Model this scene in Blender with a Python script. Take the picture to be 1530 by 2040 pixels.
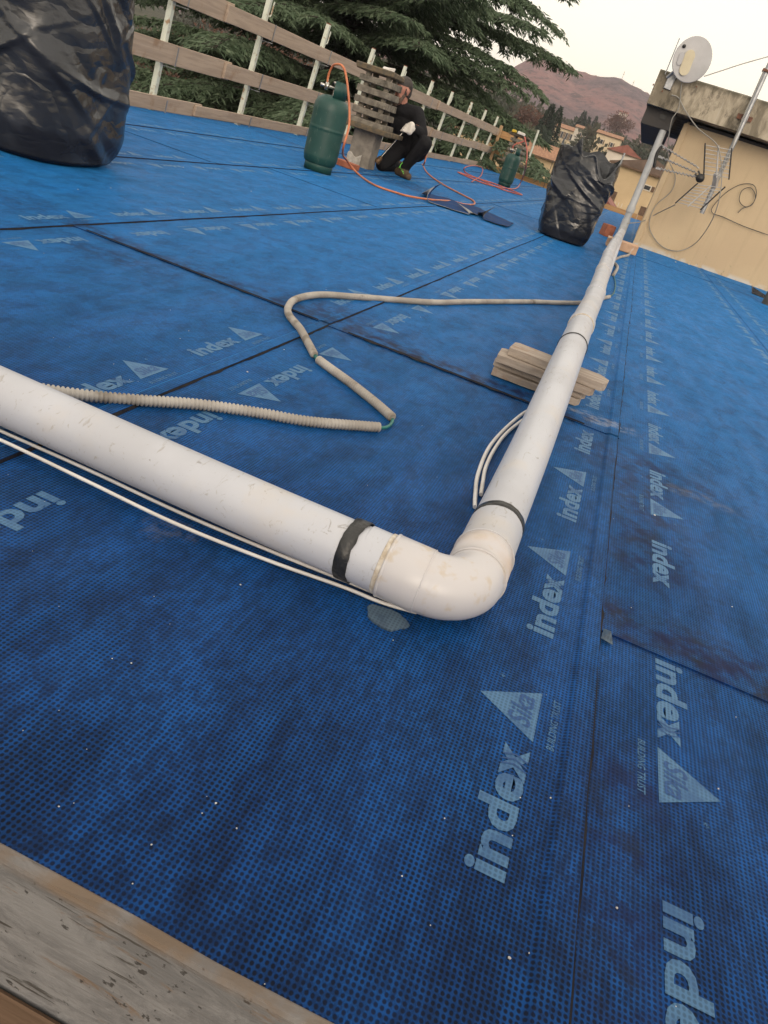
import bpy, bmesh, math, random
import numpy as np
from mathutils import Vector, Matrix, noise
random.seed(7); rng = np.random.default_rng(7)
S = bpy.context.scene
COL = S.collection
for o in list(bpy.data.objects): bpy.data.objects.remove(o)

# ------------------------------------------------------------------ camera
F, CX, CY, H = 1480.0, 765.0, 1020.0, 0.585
def unit(v): v = np.array(v, float); return v/np.linalg.norm(v)
dY = unit([1278-CX, -(388-CY), -F])                 # direction of the membrane strips
hz = np.array([1, -.335, 0.])                       # slope of the horizon
up = unit(np.cross(hz, dY)); up = up if up[1] > 0 else -up
RW = np.array([np.cross(dY, up), dY, up])           # camera -> world
cam = bpy.data.cameras.new('camera'); co = bpy.data.objects.new('camera', cam); COL.objects.link(co)
cam.sensor_fit = 'VERTICAL'; cam.sensor_height = 36; cam.lens = 36*F/2040
cam.clip_start = .02; cam.clip_end = 6000
m4 = Matrix([list(r) for r in RW]).to_4x4(); m4.translation = (0, 0, H); co.matrix_world = m4
S.camera = co
def ray(px, py): return RW @ np.array([px-CX, -(py-CY), -F])
def P(px, py, z=0.):                                # a photo pixel on the level z
    d = ray(px, py); t = (z-H)/d[2]; return Vector((d[0]*t, d[1]*t, z))
def AY(px, py, y):                                  # a photo pixel on the upright plane at depth y
    d = ray(px, py); t = y/d[1]; return Vector((d[0]*t, y, d[2]*t+H))

# ------------------------------------------------------------------ world, sun, exposure
W = bpy.data.worlds.new('World'); S.world = W; W.use_nodes = True
nt = W.node_tree; nt.nodes.clear()
SUN_EL, SUN_AZ = math.radians(16), math.radians(205)   # low behind the camera, a little to the right
sky = nt.nodes.new('ShaderNodeTexSky'); sky.sky_type = 'NISHITA'; sky.sun_disc = False
sky.sun_elevation = SUN_EL; sky.sun_rotation = math.radians(155); sky.air_density = 1.6; sky.dust_density = 4; sky.ozone_density = .6
hs = nt.nodes.new('ShaderNodeHueSaturation'); hs.inputs['Saturation'].default_value = .55
b1 = nt.nodes.new('ShaderNodeBackground'); b1.inputs[1].default_value = .055
b2 = nt.nodes.new('ShaderNodeBackground'); b2.inputs[0].default_value = (1, .905, .76, 1); b2.inputs[1].default_value = 1.16
ad = nt.nodes.new('ShaderNodeAddShader'); wo = nt.nodes.new('ShaderNodeOutputWorld')
nt.links.new(sky.outputs[0], hs.inputs['Color']); nt.links.new(hs.outputs[0], b1.inputs[0])
nt.links.new(b1.outputs[0], ad.inputs[0]); nt.links.new(b2.outputs[0], ad.inputs[1]); nt.links.new(ad.outputs[0], wo.inputs[0])
sl = bpy.data.lights.new('sun', 'SUN'); sl.energy = .5; sl.angle = math.radians(22); sl.color = (1, .86, .72)
so = bpy.data.objects.new('sun', sl); COL.objects.link(so)
sd = Vector((.42, -1, .42)).normalized()               # towards the sun
so.rotation_euler = sd.to_track_quat('Z', 'Y').to_euler()
sky.sun_elevation = math.asin(sd.z); sky.sun_rotation = math.atan2(sd.x, sd.y)
S.view_settings.view_transform = 'Standard'; S.view_settings.look = 'None'
S.view_settings.exposure = 0; S.view_settings.gamma = 1; S.view_settings.use_curve_mapping = False
S.render.engine = 'CYCLES'; S.cycles.max_bounces = 6; S.cycles.diffuse_bounces = 3; S.cycles.glossy_bounces = 3; S.cycles.transmission_bounces = 2; S.cycles.volume_bounces = 0

# ------------------------------------------------------------------ node helper and materials
class G:
    def __init__(s, name):
        s.m = bpy.data.materials.new(name); s.m.use_nodes = True; s.t = s.m.node_tree
        s.b = s.t.nodes['Principled BSDF']; s.tc = s.t.nodes.new('ShaderNodeTexCoord')
    def put(s, sock, v):
        if isinstance(v, bpy.types.NodeSocket): s.t.links.new(v, sock)
        elif isinstance(v, (tuple, list)) and len(v) == 3 and sock.type == 'RGBA': sock.default_value = (*v, 1)
        else: sock.default_value = v
    def math(s, op, a, b=0., c=0., clamp=False):
        n = s.t.nodes.new('ShaderNodeMath'); n.operation = op; n.use_clamp = clamp
        s.put(n.inputs[0], a); s.put(n.inputs[1], b); s.put(n.inputs[2], c); return n.outputs[0]
    def obj(s): return s.tc.outputs['Object']
    def scaled(s, sc):
        n = s.t.nodes.new('ShaderNodeMapping'); s.put(n.inputs['Vector'], s.obj()); n.inputs['Scale'].default_value = sc; return n.outputs[0]
    def noise(s, vec, scale, det=4, rough=.55, dist=0):
        n = s.t.nodes.new('ShaderNodeTexNoise'); s.put(n.inputs['Vector'], vec)
        n.inputs['Scale'].default_value = scale; n.inputs['Detail'].default_value = det
        n.inputs['Roughness'].default_value = rough; n.inputs['Distortion'].default_value = dist; return n.outputs['Fac']
    def ramp(s, v, a, b, lo=0., hi=1., smooth=True):
        n = s.t.nodes.new('ShaderNodeMapRange'); n.interpolation_type = 'SMOOTHSTEP' if smooth else 'LINEAR'
        s.put(n.inputs[0], v); s.put(n.inputs[1], a); s.put(n.inputs[2], b); s.put(n.inputs[3], lo); s.put(n.inputs[4], hi); return n.outputs[0]
    def mix(s, f, a, b):
        n = s.t.nodes.new('ShaderNodeMix'); n.data_type = 'RGBA'
        s.put(n.inputs[0], f); s.put(n.inputs[6], a); s.put(n.inputs[7], b); return n.outputs[2]
    def xyz(s, v=None):
        n = s.t.nodes.new('ShaderNodeSeparateXYZ'); s.put(n.inputs[0], v or s.obj()); return n.outputs
    def bump(s, h, strength=.3, dist=.01, prev=None):
        n = s.t.nodes.new('ShaderNodeBump'); n.inputs['Strength'].default_value = strength; n.inputs['Distance'].default_value = dist
        s.put(n.inputs['Height'], h)
        if prev: s.put(n.inputs['Normal'], prev)
        return n.outputs[0]
    def out(s, col=None, rough=None, normal=None, metal=None, spec=None):
        if col is not None: s.put(s.b.inputs['Base Color'], col)
        if rough is not None: s.put(s.b.inputs['Roughness'], rough)
        if normal is not None: s.put(s.b.inputs['Normal'], normal)
        if metal is not None: s.b.inputs['Metallic'].default_value = metal
        if spec is not None: s.b.inputs['Specular IOR Level'].default_value = spec
        return s.m

def simple(name, c1, c2=None, scale=8, rough=.6, stretch=(1, 1, 1), metal=0, bump=.15, bd=.004, spec=.5, lo=.35, hi=.65, c3=None, s3=30):
    g = G(name); c2 = c2 or tuple(x*.75 for x in c1)
    v = g.scaled(stretch); n = g.noise(v, scale, 6)
    col = g.mix(g.ramp(n, lo, hi), c1, c2)
    if c3: col = g.mix(g.ramp(g.noise(v, s3, 3), .56, .7), col, c3)
    r = g.ramp(n, .3, .7, rough*.9, min(1, rough*1.12))
    return g.out(col, r, g.bump(g.noise(v, scale*4, 4), bump, bd), metal, spec)

def wood(name, c1, c2, c3, axis, rough=.75, sc=1.):
    g = G(name); st = [14*sc, 14*sc, 14*sc]; st[axis] = .9*sc*.8
    v = g.scaled(st); n = g.noise(v, 2.2, 7, .62, .6); big = g.noise(g.obj(), 2.4*sc*1.6, 5, .65)
    col = g.mix(g.ramp(n, .38, .66), c1, c2)
    col = g.mix(g.ramp(big, .56, .72, 0, .8), col, c3)
    fine = g.noise(v, 9, 3); col = g.mix(g.ramp(fine, .62, .75, 0, .5), col, tuple(x*.4 for x in c2))
    return g.out(col, rough, g.bump(fine, .35, .003), 0, .3)

# seams of the membrane sheets (x), each sheet's right edge laps over the next one
SEAM0, PITCH = .2, .885
seams = [SEAM0+PITCH*k for k in range(-4, 4)]

def weave(g, xy):
    j = g.math('MULTIPLY', g.math('SUBTRACT', g.noise(g.obj(), 70, 2), .5), .0016)
    u = g.math('FRACT', g.math('DIVIDE', g.math('ADD', xy[0], j), .0052)); v = g.math('FRACT', g.math('DIVIDE', g.math('SUBTRACT', xy[1], j), .0056))
    a = g.math('ABSOLUTE', g.math('SUBTRACT', u, .5)); b = g.math('ABSOLUTE', g.math('SUBTRACT', v, .5))
    d = g.math('SQRT', g.math('ADD', g.math('MULTIPLY', a, a), g.math('MULTIPLY', g.math('MULTIPLY', b, b), .8)))
    return g.ramp(d, .20, .47, 1, 0)          # 1 in the hole between the threads

STAINS = [  # x0, x1, y0, y1, edge, strength: scorched bitumen along the end laps and round the chimney
    (-.72, .12, 2.03, 2.16, .06, .95), (-1.62, -.72, 2.04, 2.14, .06, .8), (-2.1, -1.6, 2.0, 2.2, .1, .4),
    (.2, 1.2, 1.025, 1.15, .012, .92), (.2, .36, 1.25, 2.0, .09, .8), (.05, .5, 1.78, 1.98, .10, .7),
    (-3.0, -1.9, 7.35, 8.35, .22, .85), (-1.45, -1.15, 1.83, 2.0, .1, .6), (-.9, -.5, 2.0, 2.3, .12, .7),
    (1.0, 1.6, 8.9, 9.1, .1, .7), (-4.0, -1.8, 7.9, 8.1, .1, .6), (.205, .29, .3, .78, .06, .75)]

def membrane():
    g = G('blue_membrane'); xy = g.xyz()
    hole = weave(g, xy)
    st = g.scaled((1.0, .32, 1)); blot = g.noise(st, 9, 6, .62, .3); blot2 = g.noise(g.obj(), 2.3, 4, .6)
    fine = g.noise(g.scaled((1, .35, 1)), 55, 5, .7)
    thread = g.mix(g.ramp(blot, .34, .66), (.002, .029, .134), (.003, .071, .295))
    thread = g.mix(g.ramp(blot2, .45, .7, 0, .55), thread, (.004, .100, .36))
    thread = g.mix(g.ramp(fine, .52, .68, 0, .55), thread, (.003, .015, .055))
    mott = g.noise(g.scaled((1, .55, 1)), 95, 4, .75); thread = g.mix(g.ramp(mott, .40, .60, .6, 0), thread, (.001, .009, .040))
    mot2 = g.noise(g.scaled((1, .22, 1)), 30, 4, .7); thread = g.mix(g.ramp(mot2, .46, .68, 0, .5), thread, (.003, .075, .30))
    under = g.mix(g.ramp(blot, .40, .66), (.001, .003, .011), (.0015, .011, .048))
    cl_ = g.noise(g.scaled((1, .6, 1)), 17, 6, .72, .6); thread = g.mix(g.ramp(cl_, .46, .66, 0, .34), thread, (.001, .010, .045))
    col = g.mix(g.math('MULTIPLY', hole, .95), thread, under)
    dn = g.noise(g.obj(), 16, 5, .6); dx = g.math('MULTIPLY', g.math('SUBTRACT', dn, .5), .14)
    wn = g.noise(g.obj(), 4.5, 3); wy = g.math('MULTIPLY', g.math('SUBTRACT', wn, .5), .10)
    x = g.math('ADD', xy[0], dx); tot = None; stain = None
    for (x0, x1, y0, y1, e, k) in STAINS:
        amp = 0. if e < .03 else 1.
        y = g.math('ADD', xy[1], g.math('MULTIPLY', g.math('ADD', dx, wy), amp*.8)) if amp else xy[1]
        xx = x if amp else xy[0]
        f = g.math('MULTIPLY', g.ramp(xx, x0-e, x0+e), g.ramp(xx, x1+e, x1-e))
        f = g.math('MULTIPLY', f, g.math('MULTIPLY', g.ramp(y, y0-e, y0+e), g.ramp(y, y1+max(e, .05), y1-max(e, .05))))
        f = g.math('MULTIPLY', f, k); stain = f if stain is None else g.math('MAXIMUM', stain, f)
    stain = g.math('MULTIPLY', stain, g.ramp(g.noise(g.obj(), 20, 6, .72), .38, .62, .12, 1))
    dark = g.mix(g.ramp(dn, .45, .6), (.0035, .006, .040), (.007, .009, .020))
    # dusty scuffs
    d1 = g.ramp(g.noise(g.scaled((.7, .5, 1)), 3.1, 6, .68, .4), .62, .78, 0, .16)
    d2 = g.ramp(g.noise(g.scaled((2.2, .25, 1)), 6, 5, .7), .64, .78, 0, .10)
    col = g.mix(g.math('ADD', d1, d2, clamp=True), col, (.16, .2, .24))
    col = g.mix(stain, col, dark)
    # two pale cement smears
    for (cx, cy, rx, ry, k) in [(.14, 2.16, .13, .05, .6), (-.42, .81, .05, .025, .12), (.42, 1.83, .12, .04, .16)]:
        ex = g.math('DIVIDE', g.math('SUBTRACT', x, cx), rx); ey = g.math('DIVIDE', g.math('SUBTRACT', g.math('ADD', xy[1], dx), cy), ry)
        rr = g.math('ADD', g.math('MULTIPLY', ex, ex), g.math('MULTIPLY', ey, ey))
        f = g.math('MULTIPLY', g.ramp(rr, .2, 1.2, k, 0), g.ramp(g.noise(g.obj(), 45, 4, .7), .4, .6))
        col = g.mix(f, col, (.30, .27, .24))
    hb = g.math('SUBTRACT', g.math('MULTIPLY', blot2, 6.), g.math('MULTIPLY', hole, .06))
    nrm = g.bump(g.math('MULTIPLY', hole, g.math('SUBTRACT', 1., stain)), .35, -.0012, g.bump(blot2, .35, .02))
    rough = g.ramp(blot, .3, .7, .66, .5)
    g.put(g.b.inputs['Sheen Weight'], g.math('MULTIPLY', g.math('SUBTRACT', 1., stain), g.ramp(cl_, .40, .66, .80, .50))); g.b.inputs['Sheen Roughness'].default_value = .38; g.b.inputs['Sheen Tint'].default_value = (.04, .345, .90, 1)
    return g.out(col, rough, nrm, 0, .14)

def print_mat(name, c, dull):
    g = G(name); hole = weave(g, g.xyz())
    n = g.noise(g.obj(), 22, 5, .65)
    col = g.mix(g.math('MULTIPLY', hole, .75), c, tuple(x*.45 for x in c))
    col = g.mix(g.ramp(n, .45, .66, 0, .7), col, dull)
    g.b.inputs['Sheen Weight'].default_value = .45; g.b.inputs['Sheen Roughness'].default_value = .38; g.b.inputs['Sheen Tint'].default_value = (.25, .55, .95, 1)
    return g.out(col, .55, None, 0, .4)

M = {}
M['mem'] = membrane()
M['print'] = print_mat('pale_blue_print', (.054, .15, .29), (.012, .062, .18))
M['printdark'] = print_mat('print_gap', (.008, .06, .21), (.006, .04, .14))
M['bitumen'] = simple('bitumen', (.008, .008, .013), (.022, .020, .022), 30, .8, bump=.5, spec=.12)
M['memnavy'] = simple('fresh_navy_membrane', (.006, .030, .11), (.009, .048, .16), 9, .7, spec=.1)
M['memback'] = simple('membrane_underside', (.30, .30, .31), (.2, .2, .21), 12, .5)
M['memblack'] = simple('membrane_black_film', (.012, .013, .02), (.02, .022, .03), 12, .28)
def pipe_mat():
    g = G('grey_white_pvc'); n = g.noise(g.obj(), 5, 5); 
    col = g.mix(g.ramp(n, .4, .7), (.49, .50, .545), (.44, .445, .48))
    sc = g.noise(g.scaled((7, 1.6, 5)), 11, 6, .72, 1.4)
    col = g.mix(g.ramp(sc, .585, .66, 0, .55), col, (.28, .25, .21))
    sp = g.noise(g.obj(), 42, 4, .6, .8); col = g.mix(g.ramp(sp, .655, .71, 0, .6), col, (.2, .18, .16))
    x = g.xyz(); ry = g.ramp(g.noise(g.obj(), 9, 5), .5, .72, 0, .35)
    col = g.mix(ry, col, (.55, .48, .40))
    return g.out(col, g.ramp(n, .3, .7, .34, .5), g.bump(sc, .06, .002), 0, .45)
M['pvc'] = pipe_mat()
M['pvc_warm'] = simple('warm_lit_pvc', (.53, .51, .52), (.52, .40, .30), 7, .34, bump=.03, lo=.50, hi=.78, c3=(.50, .44, .38), s3=38)  # warm light on the elbow mixed into its white as colour patches
M['pvc_grey'] = simple('grey_pvc', (.44, .45, .46), (.36, .37, .38), 5, .4, bump=.05)
M['grime'] = simple('pipe_grime', (.40, .33, .25), (.62, .58, .52), 60, .7)
M['tape'] = simple('black_tape', (.012, .012, .013), (.03, .03, .03), 40, .35, bump=.4)
M['conduit'] = simple('grey_conduit', (.42, .39, .355), (.30, .27, .24), 10, .55, bump=.1, c3=(.2, .17, .14), s3=14)
M['cable'] = simple('white_cable', (.70, .68, .66), (.58, .55, .52), 12, .45)
M['cable_grey'] = simple('grey_cable', (.33, .32, .29), (.25, .24, .22), 12, .5)
M['cable_dark'] = simple('dark_cable', (.10, .095, .085), (.06, .06, .055), 12, .5)
M['green_wire'] = simple('green_wire', (.02, .16, .14), (.015, .10, .09), 30, .4)
M['wood_x'] = wood('grey_timber_across', (.52, .41, .32), (.40, .31, .24), (.40, .24, .14), 0)
M['wood_sm'] = wood('weathered_offcut_wood', (.41, .345, .29), (.29, .24, .20), (.30, .19, .12), 0, .8, 3.2)
M['wood_y'] = wood('scaffold_board_wood', (.46, .36, .28), (.36, .28, .22), (.30, .19, .12), 1)
M['wood_or'] = wood('orange_timber', (.48, .28, .13), (.36, .20, .09), (.25, .15, .08), 0)
M['wood_z'] = wood('timber_post', (.46, .30, .17), (.34, .22, .12), (.25, .15, .08), 2)
def plank():
    g = G('cement_stained_plank'); v = g.scaled((1.2, 14, 14))
    n = g.noise(v, 5, 7, .65, .5); s = g.noise(g.scaled((1, 2.5, 2.5)), 17, 8, .72, .6)
    col = g.mix(g.ramp(s, .38, .62), (.215, .215, .22), (.145, .145, .15))
    col = g.mix(g.ramp(n, .585, .64, 0, .9), col, (.05, .045, .04))
    b = g.noise(g.scaled((2, 6, 6)), 8, 6, .7, .6); col = g.mix(g.ramp(b, .58, .68, 0, .8), col, (.17, .12, .085))
    k = g.noise(g.obj(), 90, 4, .65); col = g.mix(g.ramp(k, .62, .68, 0, .85), col, (.03, .027, .025))
    z = g.xyz()[2]; f = g.math('MULTIPLY', g.ramp(z, .120, .130), g.ramp(g.noise(g.obj(), 20, 5), .35, .6, .2, 1))
    col = g.mix(f, col, (.155, .115, .085))
    return g.out(col, .8, g.bump(g.math('ADD', n, s), .5, .004), 0, .25)
M['plank'] = plank()
M['wood_br'] = wood('brown_deck_board', (.20, .125, .08), (.13, .08, .05), (.09, .055, .035), 0)
M['post'] = simple('pale_green_painted_steel', (.60, .63, .55), (.52, .55, .48), 9, .4, bump=.08, c3=(.33, .22, .13), s3=18)
M['rust'] = simple('rusty_steel', (.22, .09, .05), (.13, .06, .04), 30, .7)
M['steel'] = simple('galvanised_steel', (.42, .43, .45), (.33, .34, .36), 20, .38, metal=.7, bump=.1)
M['chrome'] = simple('nickel_brass', (.62, .60, .56), (.45, .42, .38), 30, .25, metal=.9, bump=.05)
M['brass'] = simple('scorched_brass', (.20, .12, .06), (.10, .06, .035), 40, .5, metal=.5)
def cyl_mat():
    g = G('green_cylinder_paint'); n = g.noise(g.obj(), 6, 5)
    col = g.mix(g.ramp(n, .4, .7), (.010, .055, .047), (.016, .072, .060))
    s = g.noise(g.scaled((9, 9, 2.4)), 5, 6, .75); col = g.mix(g.ramp(s, .58, .70, 0, .5), col, (.20, .25, .20))
    return g.out(col, g.ramp(n, .3, .7, .38, .55), g.bump(s, .1, .003), 0, .5)
M['cyl'] = cyl_mat()
M['hose'] = simple('orange_hose', (.60, .20, .085), (.48, .15, .07), 14, .45)
M['hose_red'] = simple('red_hose', (.52, .13, .10), (.42, .10, .08), 14, .45)
M['conc'] = simple('weathered_concrete', (.215, .19, .155), (.13, .115, .095), 16, .9, bump=.6, bd=.006, c3=(.08, .07, .055), s3=9)
M['conc_lt'] = simple('concrete_shaft', (.27, .24, .205), (.19, .17, .145), 12, .9, bump=.5, bd=.005)
M['lichen'] = simple('lichen_concrete', (.15, .11, .065), (.09, .078, .06), 18, .9, bump=.6)
M['mortar'] = simple('pale_mortar', (.48, .45, .41), (.34, .31, .27), 22, .9, bump=.7, bd=.008)
M['brick'] = simple('red_brick', (.38, .13, .07), (.28, .09, .05), 18, .85, bump=.5)
M['terracotta'] = simple('pale_terracotta', (.58, .38, .25), (.50, .31, .20), 10, .8, bump=.3, c3=(.6, .5, .42), s3=16)
def bag_mat():
    g = G('black_bin_liner'); n2 = g.noise(g.obj(), 5, 4)
    def vor(sc, st, dist):
        w = g.t.nodes.new('ShaderNodeTexNoise'); w.inputs['Scale'].default_value = 5; w.inputs['Detail'].default_value = 3; g.put(w.inputs['Vector'], g.obj())
        a = g.t.nodes.new('ShaderNodeVectorMath'); a.operation = 'MULTIPLY_ADD'; g.put(a.inputs[0], w.outputs['Color']); a.inputs[1].default_value = (dist,)*3; g.put(a.inputs[2], g.scaled(st))
        v = g.t.nodes.new('ShaderNodeTexVoronoi'); v.feature = 'DISTANCE_TO_EDGE'; v.inputs['Scale'].default_value = sc; g.put(v.inputs['Vector'], a.outputs[0]); return v.outputs['Distance']
    c1 = g.ramp(vor(3.2, (1, 1, 1.9), .30), 0, .16, 0, 1, False); c2 = g.ramp(vor(8, (1, 1, 2.2), .25), 0, .18, 0, 1, False)
    f = g.noise(g.scaled((1, 1, 2.2)), 26, 4, .6, 1.)
    nrm = g.bump(f, .10, .006, g.bump(c2, .07, .010, g.bump(c1, .20, .020)))
    return g.out(g.mix(g.ramp(n2, .4, .6), (.018, .0195, .024), (.027, .029, .035)), g.ramp(n2, .3, .7, .17, .26), nrm, 0, .6)
M['bag'] = bag_mat()
def wall_mat():
    g = G('ochre_render'); n = g.noise(g.obj(), 1.6, 5); f = g.noise(g.obj(), 60, 4); z = g.xyz()[2]
    col = g.mix(g.ramp(n, .35, .68), (.60, .47, .31), (.56, .43, .285))
    col = g.mix(g.ramp(g.noise(g.scaled((5, 5, .35)), 3, 5, .65), .48, .70, 0, .35), col, (.47, .36, .235))
    sp = g.noise(g.obj(), 16, 6, .7); low = g.ramp(z, .32, .02)
    col = g.mix(g.math('MULTIPLY', g.ramp(sp, .60, .68), low), col, (.20, .19, .13))
    foot = g.math('MULTIPLY', g.ramp(z, .07, .02), g.ramp(g.noise(g.obj(), 9, 5), .4, .55)); col = g.mix(foot, col, (.60, .57, .52))
    return g.out(col, .9, g.bump(f, .15, .002), 0, .2)
M['wall'] = wall_mat()
def fascia_mat():
    g = G('stained_concrete_fascia'); v = g.scaled((1, 1, .45)); n = g.noise(v, 5, 7, .68, .6); z = g.xyz()[2]
    col = g.mix(g.ramp(n, .36, .6), (.46, .40, .31), (.21, .18, .135))
    col = g.mix(g.ramp(g.noise(v, 8, 7, .7, .2), .50, .66, 0, .7), col, (.06, .052, .04))
    col = g.mix(g.ramp(g.noise(g.scaled((6, 6, .5)), 5, 5), .6, .72, 0, .5), col, (.48, .44, .37))
    col = g.mix(g.math('MULTIPLY', g.ramp(z, 1.80, 1.87), g.ramp(n, .3, .55)), col, (.11, .10, .075))
    return g.out(col, .9, g.bump(n, .5, .006), 0, .2)
M['fascia'] = fascia_mat()
M['darkbeam'] = simple('dark_underslab', (.035, .032, .032), (.05, .045, .043), 9, .7)  # near-black brown for the box below the slab and the wall-top strip
M['dish'] = simple('dish_grey_enamel', (.44, .435, .45), (.38, .375, .385), 4, .45, bump=.03)
M['cream'] = simple('cream_plastic', (.60, .53, .38), (.54, .47, .33), 6, .5, bump=.03)
M['blackpl'] = simple('black_plastic', (.012, .012, .013), (.02, .02, .021), 10, .45)
M['alu'] = simple('dull_aluminium', (.52, .51, .50), (.42, .41, .40), 15, .45, metal=.2)
M['skin'] = simple('skin', (.46, .22, .16), (.40, .17, .125), 20, .55, bump=.1)
M['hair'] = simple('dark_hair', (.028, .022, .02), (.06, .05, .045), 60, .7, bump=.6)
M['beard'] = simple('greying_beard', (.085, .05, .036), (.14, .10, .08), 70, .8, bump=.6)
M['cloth'] = simple('black_workwear', (.010, .010, .012), (.018, .018, .021), 10, .85, bump=.6, bd=.012, spec=.2)
M['white'] = simple('white_cotton', (.72, .68, .63), (.60, .56, .51), 20, .9, bump=.5)
M['yellow'] = simple('yellow_fabric', (.62, .42, .03), (.5, .33, .03), 20, .7)
M['shoe'] = simple('brown_suede', (.12, .085, .055), (.08, .055, .036), 20, .85, bump=.4)
M['sole'] = simple('dark_sole', (.035, .03, .026), (.05, .045, .04), 20, .8)
M['lace'] = simple('neon_lace', (.20, .75, .10), (.16, .6, .08), 20, .6)
M['roof_tile'] = simple('orange_roof_tile', (.36, .19, .11), (.26, .135, .08), 1.2, .85, stretch=(3, 1, 1), bump=.5, bd=.05)
M['roof_tile2'] = simple('brown_roof_tile', (.17, .115, .09), (.12, .085, .068), 1.2, .85, bump=.5, bd=.05)
M['roof_red'] = simple('red_roof_tile', (.28, .11, .085), (.21, .08, .062), 1.2, .85, bump=.5, bd=.05)
M['h_yellow'] = simple('yellow_stucco', (.58, .44, .27), (.52, .39, .24), .6, .9)
M['h_cream'] = simple('cream_stucco', (.64, .52, .36), (.56, .45, .31), .6, .9)
M['h_white'] = simple('white_stucco', (.66, .60, .52), (.58, .52, .45), .6, .9)
M['shutter'] = simple('brown_shutter', (.13, .075, .045), (.09, .05, .03), 3, .7)
M['pane'] = simple('dark_window_glass', (.02, .024, .03), (.03, .034, .04), 3, .12)
def leaf_mat(name, a, b, c, sc=1.4):
    g = G(name); n = g.noise(g.obj(), sc, 3); f = g.noise(g.obj(), sc*9, 2)
    col = g.mix(g.ramp(n, .38, .64), a, b); col = g.mix(g.ramp(f, .5, .72, 0, .8), col, c)
    tr = g.t.nodes.new('ShaderNodeBsdfTranslucent'); g.put(tr.inputs[0], col)
    mx = g.t.nodes.new('ShaderNodeMixShader'); mx.inputs[0].default_value = .22
    g.out(col, .65, None, 0, .25)
    o = g.t.nodes['Material Output']; g.t.links.new(g.b.outputs[0], mx.inputs[1]); g.t.links.new(tr.outputs[0], mx.inputs[2]); g.t.links.new(mx.outputs[0], o.inputs[0])
    return g.m
M['cedar'] = leaf_mat('cedar_needles', (.080, .120, .070), (.115, .160, .098), (.175, .22, .14), .9)
M['bark'] = simple('dark_bark', (.055, .042, .035), (.03, .024, .02), 8, .95, stretch=(3, 3, .6), bump=.8, bd=.03)
M['leaf_dk'] = leaf_mat('dark_conifer_leaf', (.022, .038, .028), (.036, .055, .036), (.06, .08, .05), .5)
M['leaf_ol'] = leaf_mat('olive_leaf', (.10, .115, .075), (.14, .15, .10), (.18, .19, .13), .4)
M['leaf_rd'] = leaf_mat('russet_twigs', (.12, .065, .05), (.16, .085, .062), (.19, .11, .08), .4)
M['leaf_md'] = leaf_mat('mixed_wood_leaf', (.05, .062, .042), (.085, .085, .058), (.10, .075, .058), .06)
def hill_mat():
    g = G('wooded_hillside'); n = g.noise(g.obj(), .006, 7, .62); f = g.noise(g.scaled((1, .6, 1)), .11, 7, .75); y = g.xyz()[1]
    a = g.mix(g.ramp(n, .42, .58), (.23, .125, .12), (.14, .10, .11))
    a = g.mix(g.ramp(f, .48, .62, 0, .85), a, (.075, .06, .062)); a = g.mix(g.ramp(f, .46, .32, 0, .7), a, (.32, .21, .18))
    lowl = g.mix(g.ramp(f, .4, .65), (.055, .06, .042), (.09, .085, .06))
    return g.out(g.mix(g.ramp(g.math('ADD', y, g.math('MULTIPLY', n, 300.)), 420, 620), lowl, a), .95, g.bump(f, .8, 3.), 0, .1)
M['hill'] = hill_mat()
M['flake'] = simple('pale_grit', (.62, .60, .58), (.45, .42, .40), 60, .8)
M['patchgrey'] = print_mat('grey_blue_patch', (.075, .115, .16), (.028, .045, .075))

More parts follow.
